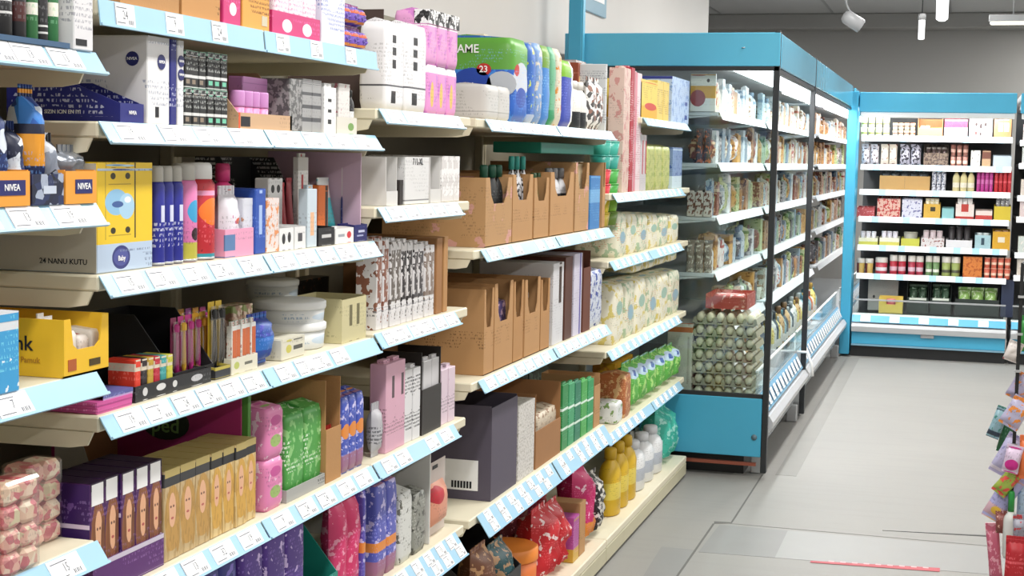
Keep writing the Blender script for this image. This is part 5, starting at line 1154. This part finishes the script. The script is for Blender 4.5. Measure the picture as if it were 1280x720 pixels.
# ---- goods in the left coolers
rr = random.Random(21)
CPAL = [('e2e4e4', 'a9b4bc', 'white'), ('d9d4c4', '9a7a5a', 'cream'), ('c9d4dc', '7f9ab0', 'pale blue'), ('b98a5a', '6a3f2c', 'tan'), ('d8c9b0', 'b0563a', 'beige'), ('a9b8a0', '4f7a4a', 'sage'), ('cfa05a', '8a5a24', 'amber'), ('e6e0dc', 'b04a44', 'white red'), ('8a9aa8', '3f5a7a', 'slate'), ('8a4a3a', 'd8b890', 'russet'), ('c9cf9a', '6a8a3a', 'lime'), ('5a5558', 'b9b4b4', 'charcoal')]
SHN = ['top', 'second', 'third', 'fourth', 'fifth']
for ci, (ya, yb) in enumerate(((E1+.08, E2-.04), (E2+.1, 12.0), (E3+.06, E4-.3))):
    for k, z in enumerate((1.735, 1.49, 1.235, .965, .68)):
        y = ya+(.42 if k == 4 and ci == 0 else 0); i = 0
        while y < yb-.06:
            wd = rr.uniform(.065, .115)*(1.5 if ci == 2 else 1); kind = rr.choice(['carton', 'carton', 'pouch', 'pouch', 'cup', 'softpack', 'bottle', 'card'])
            a, b2, cn = rr.choice(CPAL if k else CPAL[:5]); h = rr.uniform(.13, .2) if k else rr.uniform(.12, .18)
            if kind == 'cup': h = rr.uniform(.07, .1); wd = .085
            m = P(a, blot=(b2, rr.choice((34, 48, 62)), rr.choice((.52, .56, .6))), bands=[(.7, .8, b2)] if rr.random() < .4 else ())
            dd = rr.uniform(.06, .14)
            if y+wd > yb: break
            if kind in ('cup', 'bottle'): o = B[kind](wd, h, wd, m, S(b2))
            elif kind == 'card': o = B[kind](wd, h, .03, m, P(b2, blot=(a, 60, .5)))
            else: o = B[kind](wd, h, dd, m)
            o.location = (CX-(.315 if k < 4 else .285), y+wd/2, z+.0008); o.rotation_euler = (0, 0, math.pi/2+rr.uniform(-.03, .03))
            tag(o, '%s %s, %s from the near end, %s shelf of %s cooler' % (cn, {'carton': 'carton', 'pouch': 'sachet', 'cup': 'pot', 'softpack': 'wrapped pack', 'bottle': 'bottle', 'card': 'flat pack'}[kind], ordn(i), SHN[k], ['near', 'middle', 'farthest'][ci]), {'carton': 'box', 'pouch': 'pouch', 'cup': 'cup', 'softpack': 'pack', 'bottle': 'bottle', 'card': 'pack'}[kind], 'chilled goods on cooler shelves')
            y += wd+.006+(rr.uniform(0, .05) if rr.random() < .2 else 0); i += 1
        # goods seen through the glass end, rear half of the shelf
    # tall goods in the tub behind the riser
    y = ya+(.36 if ci == 0 else 0); i = 0
    while y < yb-.1 and ci < 2:
        wd = rr.uniform(.08, .12); a, b2, cn = rr.choice([('b8673c', '7a3a24', 'rust'), ('4a5560', '2a3038', 'slate'), ('c9a87a', '7a5a3a', 'tan'), ('d9d9d4', '9aa0a0', 'white'), ('8fb0b8', '4a7a8a', 'aqua'), ('e0cf7a', 'a98a3a', 'yellow')])
        o = bottle(wd, rr.uniform(.24, .3), wd, P(a, blot=(b2, 30, .56), bands=[(.3, .5, 'e4e0d8')]), S(b2), flat=.95)
        o.location = (CX-.2, y+wd/2, .301); o.rotation_euler = (0, 0, math.pi/2)
        tag(o, '%s drink bottle, %s from the near end, %s cooler tub' % (cn, ordn(i), ['near', 'middle', 'farthest'][ci]), 'bottle', 'bottles in the cooler tub')
        y += wd+.012; i += 1
# goods seen face-on through the glass end
r = Row(1.735, 'cooler top shelf behind glass end', 'Y', E1+.05)
r('carton', 862, 894, 92, 'white picture board carton with orange fruit', 'box', P('e9e6e0', bands=[(.35, .68, 'd8a03a')], ell=[(.3, .35, .3, .22, '9a3f3c'), (.7, .82, .06, .05, '2a2a30')]), d=.02)
r = Row(1.49, 'cooler second shelf behind glass end', 'Y', E1+.05)
r('pouch', 868, 888, 160, 'dark snack sachet with orange stripe', 'pouch', P('4a3f44', blot=('c9704a', 45, .55)), n=2, d=.05)
r = Row(1.235, 'cooler third shelf behind glass end', 'Y', E1+.05)
r('card', 858, 889, 240, 'slim brown white pack', 'pack', P('c9beb4', blot=('6a3a2c', 45, .52)), n=3, d=.03)
r = Row(.965, 'cooler fourth shelf behind glass end', 'Y', E1+.05)
r('pouch', 856, 889, 300, 'grey brown sachet', 'pouch', P('8a7a6c', blot=('d8cfc0', 45, .55)), n=3, d=.05)
# egg trays
ECRE = [S('ebe2c6', .45), S('e2d6b6', .45), S('f2eedd', .45)]; EGREY = S('a8a28c', .85)
eggme = [MB().lathe([(.004, 0), (.016, .005), (.0215, .018), (.02, .031), (.013, .043), (.004, .049)], 10).mesh('egg', m) for m in ECRE]
def egg_tray(full):
    r = empty('egg_tray'); mb = MB()
    mb.box(-.148, .148, 0, .296, 0, .006)
    for i in range(7):
        for j in (0,):
            mb.prism([(-.148+i*.0493-.012, .006), (-.148+i*.0493+.012, .006), (-.148+i*.0493+.004, .034), (-.148+i*.0493-.004, .034)], .002, .294, 'y')
    mb.build('pulp_tray', EGREY, r)
    for i in range(6):
        for j in range(6):
            if j == 0 or i == 5 or full:
                o = bpy.data.objects.new('egg', random.choice(eggme)); COL.objects.link(o); o.parent = r; o.location = (-.1235+i*.0493, .0253+j*.0493, .008)
    return r
p1 = egg_tray(False); p2 = egg_tray(True)
ex = -.08-.15+CX if True else (x_on(882, E1+.06, .4)+x_on(957, E1+.06, .4))/2
for k in range(8):
    o = p1 if k == 0 else p2 if k == 7 else copy_tree(p1)
    o.location = (ex, E1+.07, .302+k*.0595); o.scale = (.98, 1, 1)
    tag(o, 'cream egg tray, %s from bottom of stack behind the glass end' % ordn(k), 'egg tray', 'stacked egg trays in the cooler')
xw1 = ex-.152; xw0 = xw1-.12
o = carton(xw1-xw0, z_on(404, (xw0+xw1)/2, E1+.05)-.303, .25, P('d6d0c0', bands=[(.9, .96, 'c26a3a')], rects=[(.82, .9, .3, .85, 'b9b0a0')])); o.location = ((xw0+xw1)/2, E1+.05, .301); tag(o, 'tall cream carton beside the egg trays behind glass', 'box')
o = tray(.2, .07, .3, P('b8443a', blot=('e0a090', 40, .6)), .8, slope=False); o.location = (ex, E1+.1, .302+8*.0595+.015); tag(o, 'red open carton on top of egg trays', 'carton')
o2 = softpack(.15, .06, .12, P('c9645a', blot=('ecd0c8', 40, .55))); o2.location = (ex, E1+.14, .302+8*.0595+.02); tag(o2, 'red white pack inside carton on egg trays', 'pack')

# ================================================================== right-hand stand with hanging packs
r = empty('right_gondola', (.55, 3.22, 0)); tag(r, 'shelving of the right aisle side beyond the picture edge', 'shelving')
MB().box(.9, .93, 2.85, 3.6, 0, 1.5).wbuild('back_panel', S('aaa390'), r)
for z in (.1, .5, .9, 1.3): MB().box(.24, .9, 2.85, 3.6, z-.024, z, 0, .003).wbuild('shelf', CREAM, r)
for y in (2.85, 3.57): MB().box(.86, .9, y, y+.03, 0, 1.55, 0, .003).wbuild('upright', CREAM, r)
CY = 3.2
ptop = at_y(1276, 380, CY)
r = empty('clip_strip', (ptop.x, CY, 0)); tag(r, 'black and clear clip strip hanging at the right edge', 'strip')
MB().box(-.0035, .0035, -.001, .001, .55, 1.31, 0, .0004).build('strip', BLACK, r)
MB().tube([(0, 0, 1.31), (.04, .0, 1.325), (.16, 0, 1.31)], .003).build('hook', STEEL, r)
for k in range(9): MB().box(-.006, .006, -.012, -.001, 1.24-k*.075, 1.244-k*.075).build('peg', STEEL, r)
def hang(u0, v0, u1, v1, wpx, desc, cat, mat, seal=None, dy=0., kind='pouch', cap=None):
    """pack hanging from its header at (u0,v0) with its foot at (u1,v1)"""
    Y = CY+dy; a = at_y(u0, v0, Y); b = at_y(u1, v1, Y); L = (a-b).length; wd = wpx*Y/FPX
    ang = math.atan2(a.x-b.x, a.z-b.z)
    if kind == 'pouch': o = pouch(wd, L, .022, mat, seal, wr=.09)
    elif kind == 'bottle': o = bottle(wd, L, wd, mat, cap, neck=.8, flat=1., capf=.3)
    else: o = blister(wd, L, .015, mat, seal)
    o.location = b; o.rotation_euler = (0, ang, 0); tag(o, desc, cat, 'toy packs on the right clip strip'); return o
LIL = P('b9b6d8', blot=('8f8fc0', 40, .58), bands=[(0, .12, 'e6e0ee')]);
hang(1272, 428, 1262, 452, 18, 'white pennant shaped pack pointing at back cooler', 'pack', P('ddd6d2', blot=('b05a5a', 60, .6)))
hang(1283, 395, 1281, 440, 14, 'green foil pack at right edge', 'pack', P('3f9a4a'), dy=.02)
hang(1286, 470, 1268, 500, 26, 'grey lilac pack with orange faces', 'pack', P('a9a4c0', blot=('d8843c', 60, .56)), dy=.0)
hang(1282, 500, 1259, 534, 26, 'lilac pack with orange label', 'pack', P('b4b0cc', blot=('e08a3a', 55, .54)), dy=-.03)
hang(1256, 510, 1240, 548, 16, 'teal and lilac slim pack', 'pack', P('8fb4c0', bands=[(0, .2, '3a4a5a')], blot=('3f8a7a', 50, .56)), dy=.04)
hang(1266, 515, 1252, 566, 14, 'dark green slim pack with red tip', 'pack', P('2f6a44', blot=('b8383c', 50, .62)), dy=.06)
hang(1272, 545, 1244, 592, 20, 'lilac slanting pack on the clip strip', 'pack', LIL, dy=.02)
hang(1270, 558, 1262, 592, 20, 'white and magenta pack', 'pack', P('d8c4dc', ell=[(.5, .3, .4, .25, 'c82a8a')]), dy=-.05)
hang(1276, 585, 1247, 618, 20, 'lime and red patterned pack', 'pack', P('9ab04a', blot=('d8524a', 60, .52)), dy=-.02)
hang(1272, 595, 1238, 650, 26, 'large lilac pack with yellow corner', 'pack', P('a9a8d4', bands=[(0, .3, 'c9a8b4')], ell=[(.5, .18, .25, .1, 'e0b840')]), dy=.0)
hang(1284, 545, 1282, 600, 16, 'orange round pack at right edge', 'pack', P('d8703c'), dy=-.04)
hang(1282, 600, 1280, 650, 18, 'pale blue pack at right edge', 'pack', P('a9c0d8', blot=('6a86b0', 40, .56)), dy=.01)
hang(1265, 616, 1262, 700, 18, 'white toy bottle with green cap', 'bottle', S('d8dcd8', .3), dy=-.03, kind='bottle', cap=S('2f9a4a', .3))
hang(1275, 645, 1274, 690, 16, 'grey and red small pack', 'pack', P('9a9aa8', blot=('b8383c', 50, .55)), dy=-.06)
hang(1272, 672, 1268, 735, 26, 'glossy red pack at bottom right', 'pack', P('b8202c', bands=[(.5, .56, 'd8505a')]), dy=-.09)
hang(1240, 655, 1246, 735, 16, 'pink striped long pack', 'pack', P('c4607a', blot=('e0a0b0', 60, .55)), dy=.03)
hang(1252, 640, 1252, 668, 14, 'brown and red small pack', 'pack', P('8a4a44', blot=('d8b0a0', 60, .55)), dy=-.01)
